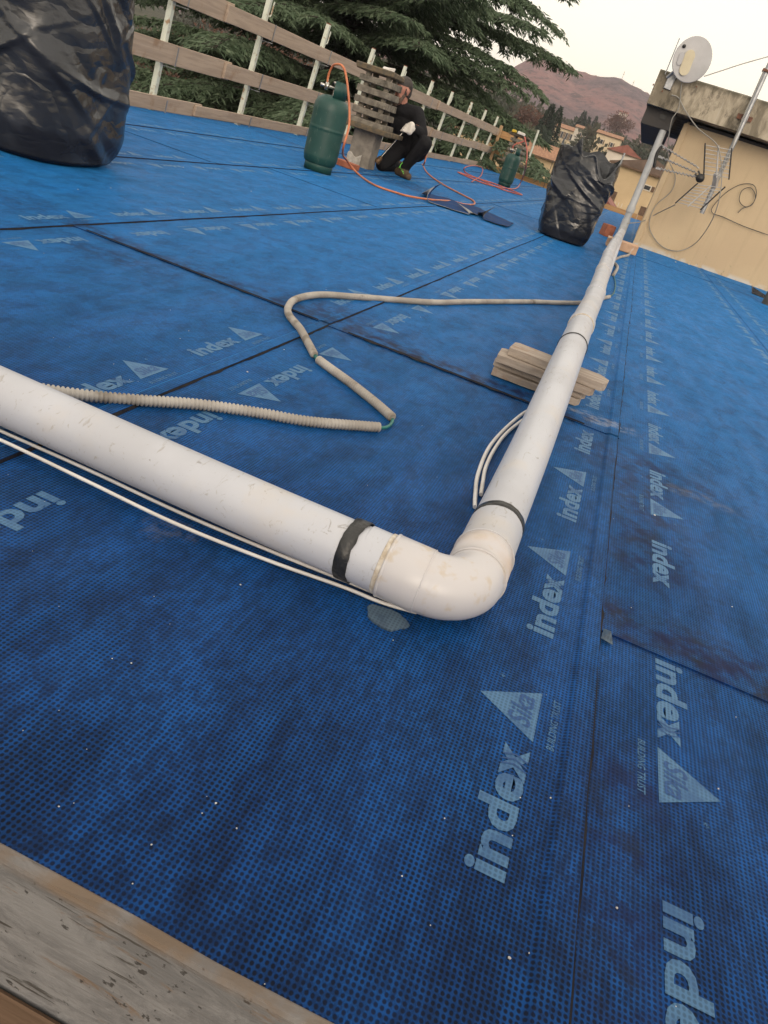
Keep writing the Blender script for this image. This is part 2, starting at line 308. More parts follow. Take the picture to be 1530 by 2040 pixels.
# ------------------------------------------------------------------ mesh builder
WLOC = {}
class MB:
    def __init__(s): s.v = []; s.f = []; s.mi = []; s.smooth = []
    def add(s, vs, fs, mi=0, sm=False):
        o = len(s.v); s.v += [tuple(v) for v in vs]
        for f in fs: s.f.append(tuple(i+o for i in f)); s.mi.append(mi); s.smooth.append(sm)
        return s
    def box(s, c, size, rot=None, mi=0, jit=0, ch=0):
        hx, hy, hz_ = [x/2 for x in size]; R = rot or Matrix.Identity(3); c = Vector(c); vs = []
        for z in (-1, 1):
            for (x, y) in ((-1, -1), (1, -1), (1, 1), (-1, 1)):
                p = Vector((x*hx, y*hy, z*hz_))
                if jit: p += Vector([random.uniform(-jit, jit) for _ in range(3)])
                vs.append(c+R@p)
        return s.add(vs, [(3, 2, 1, 0), (4, 5, 6, 7), (0, 1, 5, 4), (1, 2, 6, 5), (2, 3, 7, 6), (3, 0, 4, 7)], mi)
    def bar(s, a, b, w, h=None, upv=(0, 0, 1), mi=0):          # rectangular bar from a to b
        a, b = Vector(a), Vector(b); d = b-a; L = d.length; d.normalize(); u = Vector(upv)
        if abs(d.dot(u)) > .98: u = Vector((0, 1, 0))
        x = d.cross(u).normalized(); z = x.cross(d)
        return s.box((a+b)/2, (w, L, h or w), Matrix((x, d, z)).transposed(), mi)
    def tube(s, pts, r, n=12, cap=True, mi=0, sm=True):
        pts = [Vector(p) for p in pts]; rs = r if isinstance(r, (list, tuple)) else [r]*len(pts)
        t0 = (pts[1]-pts[0]).normalized(); ref = Vector((0, 0, 1)) if abs(t0.z) < .9 else Vector((0, 1, 0))
        x = t0.cross(ref).normalized(); vs = []; 
        for i, p in enumerate(pts):
            t = (pts[min(i+1, len(pts)-1)]-pts[max(i-1, 0)]).normalized()
            x = (x-t*x.dot(t)).normalized(); y = t.cross(x)
            for k in range(n):
                a = 2*math.pi*k/n; vs.append(p+(x*math.cos(a)+y*math.sin(a))*rs[i])
        fs = [(i*n+k, i*n+(k+1) % n, (i+1)*n+(k+1) % n, (i+1)*n+k) for i in range(len(pts)-1) for k in range(n)]
        s.add(vs, fs, mi, sm)
        if cap:
            s.add(vs[:n], [tuple(range(n))[::-1]], mi); s.add(vs[-n:], [tuple(range(n))], mi)
        return s
    def lathe(s, c, prof, n=24, mi=0, axis=(0, 0, 1), a0=0, a1=2*math.pi, sm=True):
        q = Vector((0, 0, 1)).rotation_difference(Vector(axis)); c = Vector(c); vs = []; full = abs(a1-a0-2*math.pi) < 1e-6
        m_ = n if full else n+1
        for (r, z) in prof:
            for k in range(m_):
                a = a0+(a1-a0)*k/n; vs.append(c+q@Vector((r*math.cos(a), r*math.sin(a), z)))
        fs = []
        for i in range(len(prof)-1):
            for k in range(n):
                k2 = (k+1) % m_ if full else k+1
                fs.append((i*m_+k, i*m_+k2, (i+1)*m_+k2, (i+1)*m_+k))
        return s.add(vs, fs, mi, sm)
    def prism(s, poly, z0, z1, mi=0):                             # polygon in x,y extruded in z
        n = len(poly); vs = [(x, y, z0) for x, y in poly]+[(x, y, z1) for x, y in poly]
        return s.add(vs, [tuple(range(n))[::-1], tuple(range(n, 2*n))]+[(i, (i+1) % n, n+(i+1) % n, n+i) for i in range(n)], mi)
    def sphere(s, c, r, n=10, mi=0, sc=(1, 1, 1)):
        prof = [(max(1e-4, r*math.sin(math.pi*i/n)), -r*math.cos(math.pi*i/n)) for i in range(n+1)]
        o = len(s.v); s.lathe((0, 0, 0), prof, n*2, mi)
        for i in range(o, len(s.v)): v = s.v[i]; s.v[i] = (c[0]+v[0]*sc[0], c[1]+v[1]*sc[1], c[2]+v[2]*sc[2])
        return s
    def build(s, name, mats, parent=None, bevel=0):
        me = bpy.data.meshes.new(name); off = WLOC.get(parent.name, Vector()) if parent else Vector()
        me.from_pydata([(v[0]-off.x, v[1]-off.y, v[2]-off.z) for v in s.v], [], s.f)
        for m_ in (mats if isinstance(mats, list) else [mats]): me.materials.append(M[m_])
        me.polygons.foreach_set('material_index', s.mi); me.polygons.foreach_set('use_smooth', s.smooth)
        me.update(); o = bpy.data.objects.new(name, me); COL.objects.link(o)
        if parent: o.parent = parent; WLOC[o.name] = off.copy()
        if bevel:
            b = o.modifiers.new('bevel', 'BEVEL'); b.width = bevel; b.segments = 1; b.limit_method = 'ANGLE'
        return o
def tag(o, label, cat, group=None):
    o['label'] = label; o['category'] = cat
    if group: o['group'] = group
    return o
def thing(name, loc, label, cat, group=None):
    o = bpy.data.objects.new(name, None); COL.objects.link(o); o.location = loc; o.empty_display_size = .1
    WLOC[o.name] = Vector(loc); return tag(o, label, cat, group)
def smooth_path(pts, n=10):                                        # Catmull-Rom
    pts = [Vector(p) for p in pts]; q = [pts[0]*2-pts[1]]+pts+[pts[-1]*2-pts[-2]]; out = []
    for i in range(1, len(q)-2):
        for k in range(n):
            t = k/n; a, b, c, d = q[i-1], q[i], q[i+1], q[i+2]
            out.append(.5*((2*b)+(c-a)*t+(2*a-5*b+4*c-d)*t*t+(3*b-a-3*c+d)*t**3))
    out.append(q[-2]); return out
def resample(pts, step):
    out = [pts[0].copy()]; acc = 0
    for a, b in zip(pts[:-1], pts[1:]):
        L = (b-a).length
        if L < 1e-9: continue
        d = step-acc
        while d <= L: out.append(a+(b-a)*(d/L)); d += step
        acc = L-(d-step)
    return out

# ================================================================== THE SETTING
# ------------------------------------------------------------------ terrain and hill
RX = [(-3000, 150), (-1200, 150), (-760, 120), (-620, 82), (-521, 66), (-400, 58), (-300, 58), (-202, 68), (-179, 91), (-158, 97), (-131, 94), (-102, 96), (-68, 101), (-36, 95), (-2, 86), (116, 68), (260, 60), (500, 70), (3000, 80)]
rxs, rzs = zip(*RX)
def ground_z(x, y):
    base = np.interp(y, [0, 60, 100, 120, 150, 250, 300, 450], [-8, -8, -6.5, -3.5, -1, 6.5, 9, 14])
    r = np.interp(x*1000/np.maximum(y, 600), rxs, rzs)
    t = np.clip((y-420)/580, 0, 1); t = t*t*(3-2*t); t2 = np.clip((y-1000)/900, 0, 1)
    nz = 5*np.sin(x*.021+y*.009)*np.sin(y*.017+1)+3*np.sin(x*.05+2)*np.sin(y*.043)
    return base*(1-t)+(r*t)*(1-.7*t2)+nz*t*(1-np.clip(1-abs(y-1000)/120, 0, 1)*.75)
xs = np.unique(np.concatenate([np.linspace(-2600, -900, 30), np.linspace(-900, 400, 190), np.linspace(400, 2000, 30)]))
ys = np.concatenate([np.linspace(-300, 60, 12), np.linspace(70, 420, 60), np.linspace(430, 1100, 90), np.linspace(1120, 2200, 20)])
XX, YY = np.meshgrid(xs, ys); ZZ = ground_z(XX, YY)
nz_tree = np.array([[noise.noise(Vector((x*.03, y*.02, 0)))*3+noise.noise(Vector((x*.11, y*.05, 4)))*2.4 for x in xs] for y in ys])
ZZ = ZZ+nz_tree*np.clip((YY-420)/200, 0, 1)
mb = MB(); nx = len(xs)
mb.add(np.stack([XX, YY, ZZ], -1).reshape(-1, 3).tolist(), [(j*nx+i, j*nx+i+1, (j+1)*nx+i+1, (j+1)*nx+i) for j in range(len(ys)-1) for i in range(nx-1)], 0, True)
o = mb.build('terrain', 'hill'); o['kind'] = 'structure'

# ------------------------------------------------------------------ roof and membrane sheets
RX0, RX1, RY0, RY1 = -4.22, 4.2, .262, 22.0
mb = MB(); mb.box(((RX0+RX1)/2, (RY0+RY1)/2, -4.1), (RX1-RX0, RY1-RY0, 8.2))
roof = mb.build('roof', 'conc_lt'); roof['kind'] = 'structure'
def text_geo(txt, u0, u1, w0, w1, bold=0., shear=0., res=3):
    cu = bpy.data.curves.new('t', 'FONT'); cu.body = txt; cu.offset = bold; cu.shear = shear; cu.resolution_u = res; cu.fill_mode = 'FRONT'
    ob = bpy.data.objects.new('t', cu); COL.objects.link(ob); dg = bpy.context.evaluated_depsgraph_get(); dg.update()
    me = ob.evaluated_get(dg).to_mesh(); v = np.array([x.co[:] for x in me.vertices]); f = [tuple(p.vertices) for p in me.polygons]
    ob.evaluated_get(dg).to_mesh_clear(); bpy.data.objects.remove(ob); bpy.data.curves.remove(cu)
    a, b = v[:, :2].min(0), v[:, :2].max(0)
    q = (v[:, :2]-a)/(b-a)*np.array([u1-u0, w1-w0])+np.array([u0, w0]); return q, f
UNIT = .437
t_index = text_geo('index', 0, .188, 0, .045, .035)
t_sika = text_geo('Sika', .226, .286, .007, .037, .02, .25)
t_bt = text_geo('BUILDING TRUST', .206, .302, -.026, -.016, .006, .1, 2)
t_r = text_geo('®', .302, .311, .05, .059, 0, 0, 1)
def print_row(name, n, z):
    mb = MB()
    global GRP
    GRP = []
    for k in range(n):
        u = k*UNIT; GRP += [2*k]*len(t_index[1])+[2*k+1]*(len(t_bt[1])+len(t_r[1])+1+len(t_sika[1]))+[2*k]*6
        for (q, f) in (t_index, t_bt, t_r): mb.add([(a+u, b, z) for a, b in q], f, 0)
        mb.add([(u+.206, 0, z), (u+.304, 0, z), (u+.255, .077, z)], [(0, 1, 2)], 0)
        q, f = t_sika; mb.add([(a+u, b, z+.0004) for a, b in q], f, 1)
        for i in range(3):                                  # pale wavy bars through the x
            c = u+.150+i*.008; mb.add([(c, .001, z+.0004), (c+.0025, .001, z+.0004), (c+.0085, .016, z+.0004), (c+.0025, .031, z+.0004), (c, .031, z+.0004), (c+.006, .016, z+.0004)], [(0, 1, 2, 5), (5, 2, 3, 4)], 1)
    me = bpy.data.meshes.new(name); me.from_pydata(mb.v, [], mb.f); me.materials.append(M['print']); me.materials.append(M['printdark'])
    me.polygons.foreach_set('material_index', mb.mi); me.update(); return me
row = print_row('printed_lettering', 50, .0046)
# bake the two reading directions (so that the material's object coordinates stay those of the roof)
def row_at(name, mirror, bx, by, parent, y_lo, y_hi):
    vs = np.empty(len(row.vertices)*3); row.vertices.foreach_get('co', vs); vs = vs.reshape(-1, 3)
    if not mirror: w = np.stack([bx-vs[:, 1], by+vs[:, 0], vs[:, 2]], -1)
    else: w = np.stack([bx+vs[:, 1], by-vs[:, 0], vs[:, 2]], -1)
    fs = [tuple(p.vertices) for p in row.polygons]; mi = [p.material_index for p in row.polygons]
    bad = {GRP[i] for i, f in enumerate(fs) if not all(y_lo < w[j, 1] < y_hi and w[j, 0] < RX1 for j in f)}
    keep = [i for i in range(len(fs)) if GRP[i] not in bad]
    if not keep: return
    used = sorted({j for i in keep for j in fs[i]}); mp = {j: k for k, j in enumerate(used)}
    me = bpy.data.meshes.new(name); me.from_pydata(w[used].tolist(), [], [tuple(mp[j] for j in fs[i]) for i in keep])
    me.materials.append(M['print']); me.materials.append(M['printdark']); me.polygons.foreach_set('material_index', [mi[i] for i in keep])
    o = bpy.data.objects.new(name, me); COL.objects.link(o); o.parent = parent; return o
edges_x = [RX0]+[s for s in seams if RX0+.2 < s < RX1]+[RX1]
def wob(x, y, s): return .006*noise.noise(Vector((y*.8, s*3.1, 0)))+.0025*noise.noise(Vector((y*6, s*7.7, 2)))
for i in range(len(edges_x)-1):
    xl = edges_x[i]-(.031 if i else 0); xr = edges_x[i+1]; sid = round((xr-SEAM0)/PITCH) if i < len(edges_x)-2 else 9
    # end laps of this strip
    cuts = {0: [2.05], 1: [1.03, 9.0], -1: [2.06, 9.3], -2: [5.2, 13.0]}.get(sid, [3.4+i*1.1, 12.+.7*i])
    yb = [RY0]+cuts+[RY1]
    for j in range(len(yb)-1):
        y0, y1 = yb[j], yb[j+1]+(.1 if j < len(yb)-2 else 0)
        n = max(4, int((y1-y0)/.08)); mb = MB(); vs = []
        for k in range(n+1):
            y = y0+(y1-y0)*k/n; e = xr+(wob(xr, y, i) if i < len(edges_x)-2 else 0)
            dz = .0022*max(0, 1-(y-y0)/.12) if j else 0      # the later sheet laps over the end of the one before
            dz += .0002*(j % 2)
            zz = [.004, .004, .0086, .009, .004]; xx = [xl, xr-.034, xr-.026, e, e+.0005]
            if i == len(edges_x)-2: zz = [.004]*5
            if i == 0 and k >= 0: zz[0] = .004
            vs += [(a, y, b+(dz if q < 4 else 0)) for q, (a, b) in enumerate(zip(xx, zz))]
        fs = [(k*5+q, k*5+q+1, (k+1)*5+q+1, (k+1)*5+q) for k in range(n) for q in range(4)]
        mb.add(vs, fs)
        if j: mb.add([(xl, y0, .0063), (e, y0, .0063), (e, y0, .001), (xl, y0, .001)], [(0, 1, 2, 3)])
        sh = mb.build('membrane_sheet', 'mem', roof)
        ph = {0: .513, -1: 1.02}.get(sid, .3+.17*i); ph -= UNIT*math.floor((ph-RY0)/UNIT)
        if i < len(edges_x)-2: row_at('printed_lettering', False, xr-.067, ph, sh, y0+.13*(j > 0), y1-.1)
        ph2 = {1: .583, 0: .77}.get(sid, .41+.23*i)+UNIT*48
        if i: row_at('printed_lettering', True, edges_x[i]+.087, ph2, sh, y0+.13*(j > 0), y1-.1)
        if i < len(edges_x)-2:                              # bitumen squeezed out along the lap
            mb = MB(); vs = []; n = int((y1-y0)/.03)
            for k in range(n+1):
                y = y0+(y1-y0)*k/n; e = xr+wob(xr, y, i); q = noise.noise(Vector((y*9, i*5., 1))); q2 = noise.noise(Vector((y*31, i*5., 7)))
                wdt = max(.0012, .0034+.005*q+.0035*q2)
                vs += [(e-.0004, y, .0082), (e+wdt*.5, y, .0075), (e+wdt, y, .0044)]
            mb.add(vs, [(k*3+q, k*3+q+1, (k+1)*3+q+1, (k+1)*3+q) for k in range(n) for q in range(2)], 0, True)
            mb.build('bitumen_bead', 'bitumen', sh)
# blow-torched, ragged end-lap seams
for (x0, x1, y, name) in [(-.62, .1, 2.05, 'a'), (-1.52, -.72, 2.06, 'b')]:
    mb = MB(); vs = []; n = 60
    for k in range(n+1):
        x = x0+(x1-x0)*k/n; a = abs(noise.noise(Vector((x*14, 3, y)))); b = noise.noise(Vector((x*40, 9, y)))
        env = min(1, k/5, (n-k)/5)*(1 if name == 'a' else .35)
        vs += [(x, y-.003-.034*a*env-.006*b*env, .0085), (x, y+.002, .0105), (x, y+.006+.01*a*env, .0085)]
    mb.add(vs, [(k*3+q, k*3+q+1, (k+1)*3+q+1, (k+1)*3+q) for k in range(n) for q in range(2)], 0, True)
    mb.build('bitumen_bead', 'bitumen', roof)
# small round patch by the pipe elbow
mb = MB(); c = P(768, 1238); pts = []
for k in range(28):
    a = 2*math.pi*k/28; r = 1+.08*math.sin(3*a)+.06*math.sin(5*a+1)+.04*(k % 2)
    pts.append((c.x+.029*r*math.cos(a), c.y+.022*r*math.sin(a)))
mb.prism(pts, .0035, .0068); mb.build('repair_patch', 'patchgrey', roof)
mb = MB(); c = P(1203, 1275); mb.add([(c.x-.008, c.y-.014, .0095), (c.x+.012, c.y-.014, .0062), (c.x-.005, c.y+.016, .0095), (c.x+.003, c.y-.002, .02)], [(0, 1, 3), (0, 3, 2), (3, 1, 2)]); mb.build('lifted_corner', 'patchgrey', roof)
# grit and flakes
mb = MB()
def flake(x, y, r, z=.0045):
    n = 5; a0 = random.random()*6
    pts = [(x+r*random.uniform(.6, 1.1)*math.cos(a0+2*math.pi*k/n), y+r*random.uniform(.6, 1.1)*math.sin(a0+2*math.pi*k/n)) for k in range(n)]
    mb.prism(pts, z, z+r*.6)
for k in range(240):
    y = .25+random.random()**1.8*6; x = random.uniform(-.5-y*.62, .35+y*.35); flake(x, y, random.choice([.0005, .0006, .0007, .0008, .001, .0013]))
for (px, py, r) in [(428, 1607, .0035), (1171, 1290, .004), (798, 1752, .0028), (1050, 1905, .0025), (1010, 1915, .005), (300, 1690, .003), (492, 745, .006), (1225, 1815, .004), (1255, 1215, .003), (565, 700, .004), (1345, 523, .03), (1372, 528, .035), (1302, 1030, .006), (155, 380, .006), (220, 377, .007), (365, 335, .008), (500, 383, .008)]:
    p = P(px, py); flake(p.x, p.y, r*.38)
o = mb.build('grit', 'flake'); o['kind'] = 'stuff'; o['label'] = 'scattered pale grit and flakes lying on the blue roof membrane'; o['category'] = 'grit'

# ================================================================== FOREGROUND BOARDS
mb = MB(); n = 40; vs = []
for k in range(n+1):
    x = -1.1+2.2*k/n; a = .0025*noise.noise(Vector((x*9, 0, 0))); b = .003*noise.noise(Vector((x*13, 5, 0)))
    vs += [(x, .248+a*.4, -.07), (x, .248+a*.4, .128+b), (x, .2495, .1305+b), (x, .256+b*.3, .1305+a), (x, .2575+b*.3, .129+a), (x, .2575, -.07)]
mb.add(vs, [(k*6+q, k*6+q+1, (k+1)*6+q+1, (k+1)*6+q) for k in range(n) for q in range(5)])
tag(mb.build('toe_board', 'plank'), 'grey cement-stained wooden board standing along the near roof edge', 'board')
mb = MB(); mb.box((0, .12, -.02), (2.4, .254, .04), jit=.001); tag(mb.build('deck_board', 'wood_br', bevel=.003), 'brown wooden deck board below the grey cement-stained edge board', 'board')

# ================================================================== DRAIN PIPE
pipe = thing('drainpipe', (-.006, .868, 0), 'white plastic drainpipe with elbow running over the blue roof to the ochre wall', 'pipe')
R0 = .0418; ZP = .0540; YS = .874; XL = -.006
sec = lambda name, pts, r, mat='pvc', n=32: MB().tube(pts, r, n).build(name, mat, pipe)
MB().tube([(-1.9+k*.1, YS-.004*math.sin(k*.5), ZP) for k in range(18)]+[(-.1, YS, ZP)], R0, 36).build('pipe_section', 'pvc', pipe)
def ring(name, c, axis, r0, r1, w, mat, n=36, lip=.002):
    mb = MB(); pr = [(r0, -w/2), (r1-lip*.4, -w/2), (r1, -w/2+lip*.5), (r1, w/2-lip*.5), (r1-lip*.4, w/2), (r0, w/2)]
    for a, b in zip(pr[:-1], pr[1:]): mb.lathe(c, [a, b], n, 0, axis)
    return mb.build(name, mat, pipe)
ring('pipe_collar', (-.130, YS, ZP), (1, 0, 0), R0-.001, R0+.0012, .06, 'pvc')
# elbow: one swept body with sockets at both ends
pth = [Vector((-.124, YS, ZP)), Vector((-.118, YS, ZP)), Vector((-.09, YS, ZP)), Vector((-.0665, YS, ZP)), Vector((-.066, YS, ZP))]
rs_ = [R0+.002, R0+.0045, R0+.0045, R0+.0045, R0+.003]
for k in range(1, 15):
    a = math.pi/2*k/15; pth.append(Vector((-.066+.06*math.sin(a), YS+.06-.06*math.cos(a), ZP))); rs_.append(R0+.003)
pth += [Vector((XL, YS+.06, ZP)), Vector((XL, YS+.065, ZP)), Vector((XL, YS+.0655, ZP)), Vector((XL, YS+.125, ZP+.004)), Vector((XL, YS+.129, ZP+.004))]
rs_ += [R0+.003, R0+.003, R0+.0045, R0+.0045, R0+.002]
MB().tube(pth, rs_, 40).build('elbow', 'pvc_warm', pipe)
ring('grime_ring', (-.1265, YS, ZP), (1, 0, 0), R0, R0+.0026, .007, 'grime')
ring('socket_lip', (-.1205, YS, ZP), (1, 0, 0), R0, R0+.0053, .004, 'pvc_warm'); ring('socket_lip', (-.0665, YS, ZP), (1, 0, 0), R0, R0+.0050, .0025, 'pvc_warm')
ring('socket_lip', (XL, YS+.0655, ZP), (0, 1, 0), R0, R0+.0056, .003, 'pvc_warm'); ring('socket_lip', (XL, YS+.127, ZP+.004), (0, 1, 0), R0, R0+.0053, .004, 'pvc')
# long run
axis_pts = [(XL, YS+.09, ZP), (XL, 1.15, ZP+.010), (-.006, 1.55, .095), (-.012, 2.22, .149), (-.016, 2.9, .140), (-.016, 3.67, .132), (-.035, 5.0, .130), (-.054, 6.6, .135), (-.05, 8.2, .142), (-.043, 9.0, .149), (-.045, 10.25, .130)]
LP = smooth_path(axis_pts, 8)
def lp_at(y):
    for a, b in zip(LP[:-1], LP[1:]):
        if a.y <= y <= b.y: t = (y-a.y)/(b.y-a.y); return a+(b-a)*t, (b-a).normalized()
    return LP[-1], Vector((0, 1, 0))
def piece(y0, y1): return [p for p in [lp_at(y0)[0]]+[q for q in LP if y0 < q.y < y1]+[lp_at(y1)[0]]]
brk = [.96, 2.72, 3.75, 6.2, 10.2]
for a, b in zip(brk[:-1], brk[1:]): sec('pipe_section', piece(a, b+.02), R0 if a < 6 else R0+.0005)
for y in brk[1:-1]+[4.9, 7.6]:
    p, t = lp_at(y); ring('pipe_collar', p, t, R0-.002, R0+.0042, .09, 'pvc')
p, t = lp_at(1.052); ring('pipe_collar', p, t, R0-.002, R0+.0022, .10, 'pvc')
p, t = lp_at(2.67); ring('grime_ring', p, t, R0, R0+.003, .012, 'grime')
# black tape bands and cable tie
def tape(c, axis, r, w, skew, name='tape_band', mat='tape', seed=1):
    q = Vector((0, 0, 1)).rotation_difference(Vector(axis)); vs = []; n = 48
    for k in range(n):
        a = 2*math.pi*k/n; d = Vector((math.cos(a), math.sin(a), 0))
        sk = skew*math.cos(a-1.0); e0 = .0025*noise.noise(Vector((k*.5, seed, 0))); e1 = .0025*noise.noise(Vector((k*.45, seed, 5)))
        for (dz, rr) in ((-w/2+e0, r+.0005), (-w/2+e0, r+.0022), (w/2+e1, r+.0024), (w/2+e1, r+.0005)): vs.append(Vector(c)+q@(d*rr+Vector((0, 0, dz+sk))))
    mb = MB(); mb.add(vs, [(k*4+i, k*4+i+1, ((k+1) % n)*4+i+1, ((k+1) % n)*4+i) for k in range(n) for i in range(3)], 0, True)
    return mb.build(name, mat, pipe)
tape((-.172, YS, ZP), (1, 0, 0), R0+.0012, .020, .006, seed=3)
p, t = lp_at(1.112); tape(p, t, R0+.0002, .017, .004, seed=8)
p, t = lp_at(2.26); tape(p, t, R0+.0002, .006, .003, 'cable_tie', 'blackpl', 12)
# scuffs standing proud of nothing: thin dirt strokes are in the material; upright downpipe at the wall
MB().tube(smooth_path([(-.045, 10.18, .130), (-.045, 10.30, .130), (-.047, 10.39, .17), (-.05, 10.42, .27)], 8), R0+.006, 28).build('elbow', 'pvc_grey', pipe)
MB().tube([(-.05, 10.42, .25), (-.054, 10.44, .8), (-.062, 10.60, 1.318)], R0, 24).build('downpipe', 'pvc_grey', pipe)
MB().tube([(-.05, 10.42, .36), (-.05, 10.421, .43)], R0+.009, 24).build('pipe_collar', 'pvc_grey', pipe)

# white cables beside the pipe
def g2(px, py, z=.008): return P(px, py, z)
cb = thing('white_cable', g2(345, 1010, 0), 'pair of white cables laid along the foot of the white drainpipe', 'cable')
for k, pts in enumerate([[(-130, 800), (0, 858), (180, 938), (360, 1022), (540, 1098), (690, 1158), (770, 1190), (838, 1212)], [(-130, 822), (0, 876), (170, 957), (345, 1041), (530, 1115), (680, 1168), (760, 1200), (830, 1220)]]):
    MB().tube(smooth_path([g2(x, y, .010+(.008*k if i < 4 else .0)) for i, (x, y) in enumerate(pts)], 8), .0027, 8).build('cable_strand', 'cable', cb)
for k, pts in enumerate([[(946, 1010), (947, 985), (952, 945), (972, 895), (1000, 860), (1036, 828), (1062, 812)], [(958, 985), (962, 960), (968, 930), (985, 895), (1010, 862), (1050, 830)]]):
    MB().tube(smooth_path([g2(x, y, .011) for (x, y) in pts], 8), .0042, 8).build('cable_strand', 'cable', cb)
cb['label'] = 'pair of white cables running beside the white drainpipe round its elbow'

# ================================================================== CORRUGATED CONDUIT
cd = thing('cable_conduit', P(700, 760), 'grey corrugated cable conduit broken into lengths, green wire showing at the gaps', 'conduit')
def corr(pts, r, pitch=.0078):
    c = resample(smooth_path(pts, 14), pitch/3); rr = [r*(1 if i % 3 else .70) for i in range(len(c))]
    return MB().tube(c, rr, 12).build('conduit_section', 'conduit', cd)
def gz(l, z): return [P(x, y, z) for x, y in l]
rc = .0108
corr(gz([(20, 765), (140, 784), (260, 796), (400, 806), (520, 823), (620, 840), (755, 851)], rc+.0045), rc)
corr(gz([(782, 832), (748, 802), (700, 764), (664, 738), (634, 716)], rc+.0045), rc)
corr(gz([(626, 706), (612, 680), (598, 655), (576, 628), (575, 610), (592, 595), (640, 587), (720, 592), (860, 602), (940, 601), (1062, 601)], rc+.0045), rc)
corr(gz([(1064, 601), (1120, 603), (1165, 602), (1214, 591)], rc+.0045), rc)
corr(gz([(1222, 548), (1230, 532), (1222, 520), (1236, 512), (1252, 508), (1258, 498), (1268, 490)], rc+.0045), rc+.002, .009)
def wire(l, r=.0038, z=.011): MB().tube(smooth_path([P(*q, z) if len(q) == 2 else P(*q) for q in l], 8), r, 8).build('green_wire', 'green_wire', cd)
wire([(748, 850), (766, 852), (778, 846), (782, 835), (776, 826)]); wire([(640, 722), (630, 712), (623, 700)], .006); wire([(1208, 592), (1222, 585), (1226, 565), (1222, 548)]); wire([(1056, 601), (1072, 601)], .0085, .014)

# ================================================================== TIMBER OFFCUTS UNDER THE PIPE
names = ['lowest timber offcut of the stack under the white pipe', 'second timber offcut from the bottom of the stack under the white pipe', 'third timber offcut from the bottom of the stack under the white pipe', 'topmost pale timber offcut carrying the white pipe']
zz = .0088
for k, (x0, x1, y0, y1, rz, th) in enumerate([(-.205, .070, 2.185, 2.29, .04, .021), (-.206, .080, 2.200, 2.30, -.03, .021), (-.204, .095, 2.172, 2.28, .03, .022), (-.178, .122, 2.19, 2.29, -.06, .024)]):
    mb = MB(); ch = .028; jj = lambda: random.uniform(-.0022, .0022)
    poly = [(x0+jj(), y0+.004), (x0+.004, y0)]+[(x0+(x1-ch*.4-x0)*q/9, y0+jj()) for q in range(1, 9)]+[(x1-ch*.4, y0), (x1, y0+ch*.9), (x1+jj(), y1-ch*1.1), (x1-ch, y1)]+[(x1-ch-(x1-ch-x0)*q/9, y1+jj()) for q in range(1, 9)]+[(x0+.012, y1), (x0, y1-.012)]
    cx, cy = (x0+x1)/2, (y0+y1)/2; c_, s_ = math.cos(rz), math.sin(rz)
    mb.prism([(cx+(a-cx)*c_-(b-cy)*s_, cy+(a-cx)*s_+(b-cy)*c_) for a, b in poly], zz, zz+th); zz += th+.0012
    tag(mb.build('timber_offcut', 'wood_sm', bevel=.0008), names[k], 'timber', 'timber offcuts stacked under the pipe')

# bricks at the wall end of the pipe
mb = MB(); mb.box((.02, 9.0, .055), (.34, .2, .095), Matrix.Rotation(.05, 3, 'Z'), jit=.004)
tag(mb.build('terracotta_block', 'terracotta', bevel=.004), 'pale terracotta block propping the white pipe by the wall corner', 'brick')
c = P(1218, 468)
mb = MB(); mb.box((-.22, 10.62, .075), (.12, .24, .14), Matrix.Rotation(.3, 3, 'Z'), jit=.006); tag(mb.build('red_brick', 'brick', bevel=.004), 'dark red brick lying behind the foot of the grey downpipe', 'brick')
c = P(690, 335); mb = MB(); mb.box((c.x, c.y, .032), (.22, .11, .055), Matrix.Rotation(-.25, 3, 'Z'), jit=.003); tag(mb.build('red_brick', 'brick', bevel=.004), 'flat red brick lying between the chimney and the green cylinder', 'brick')

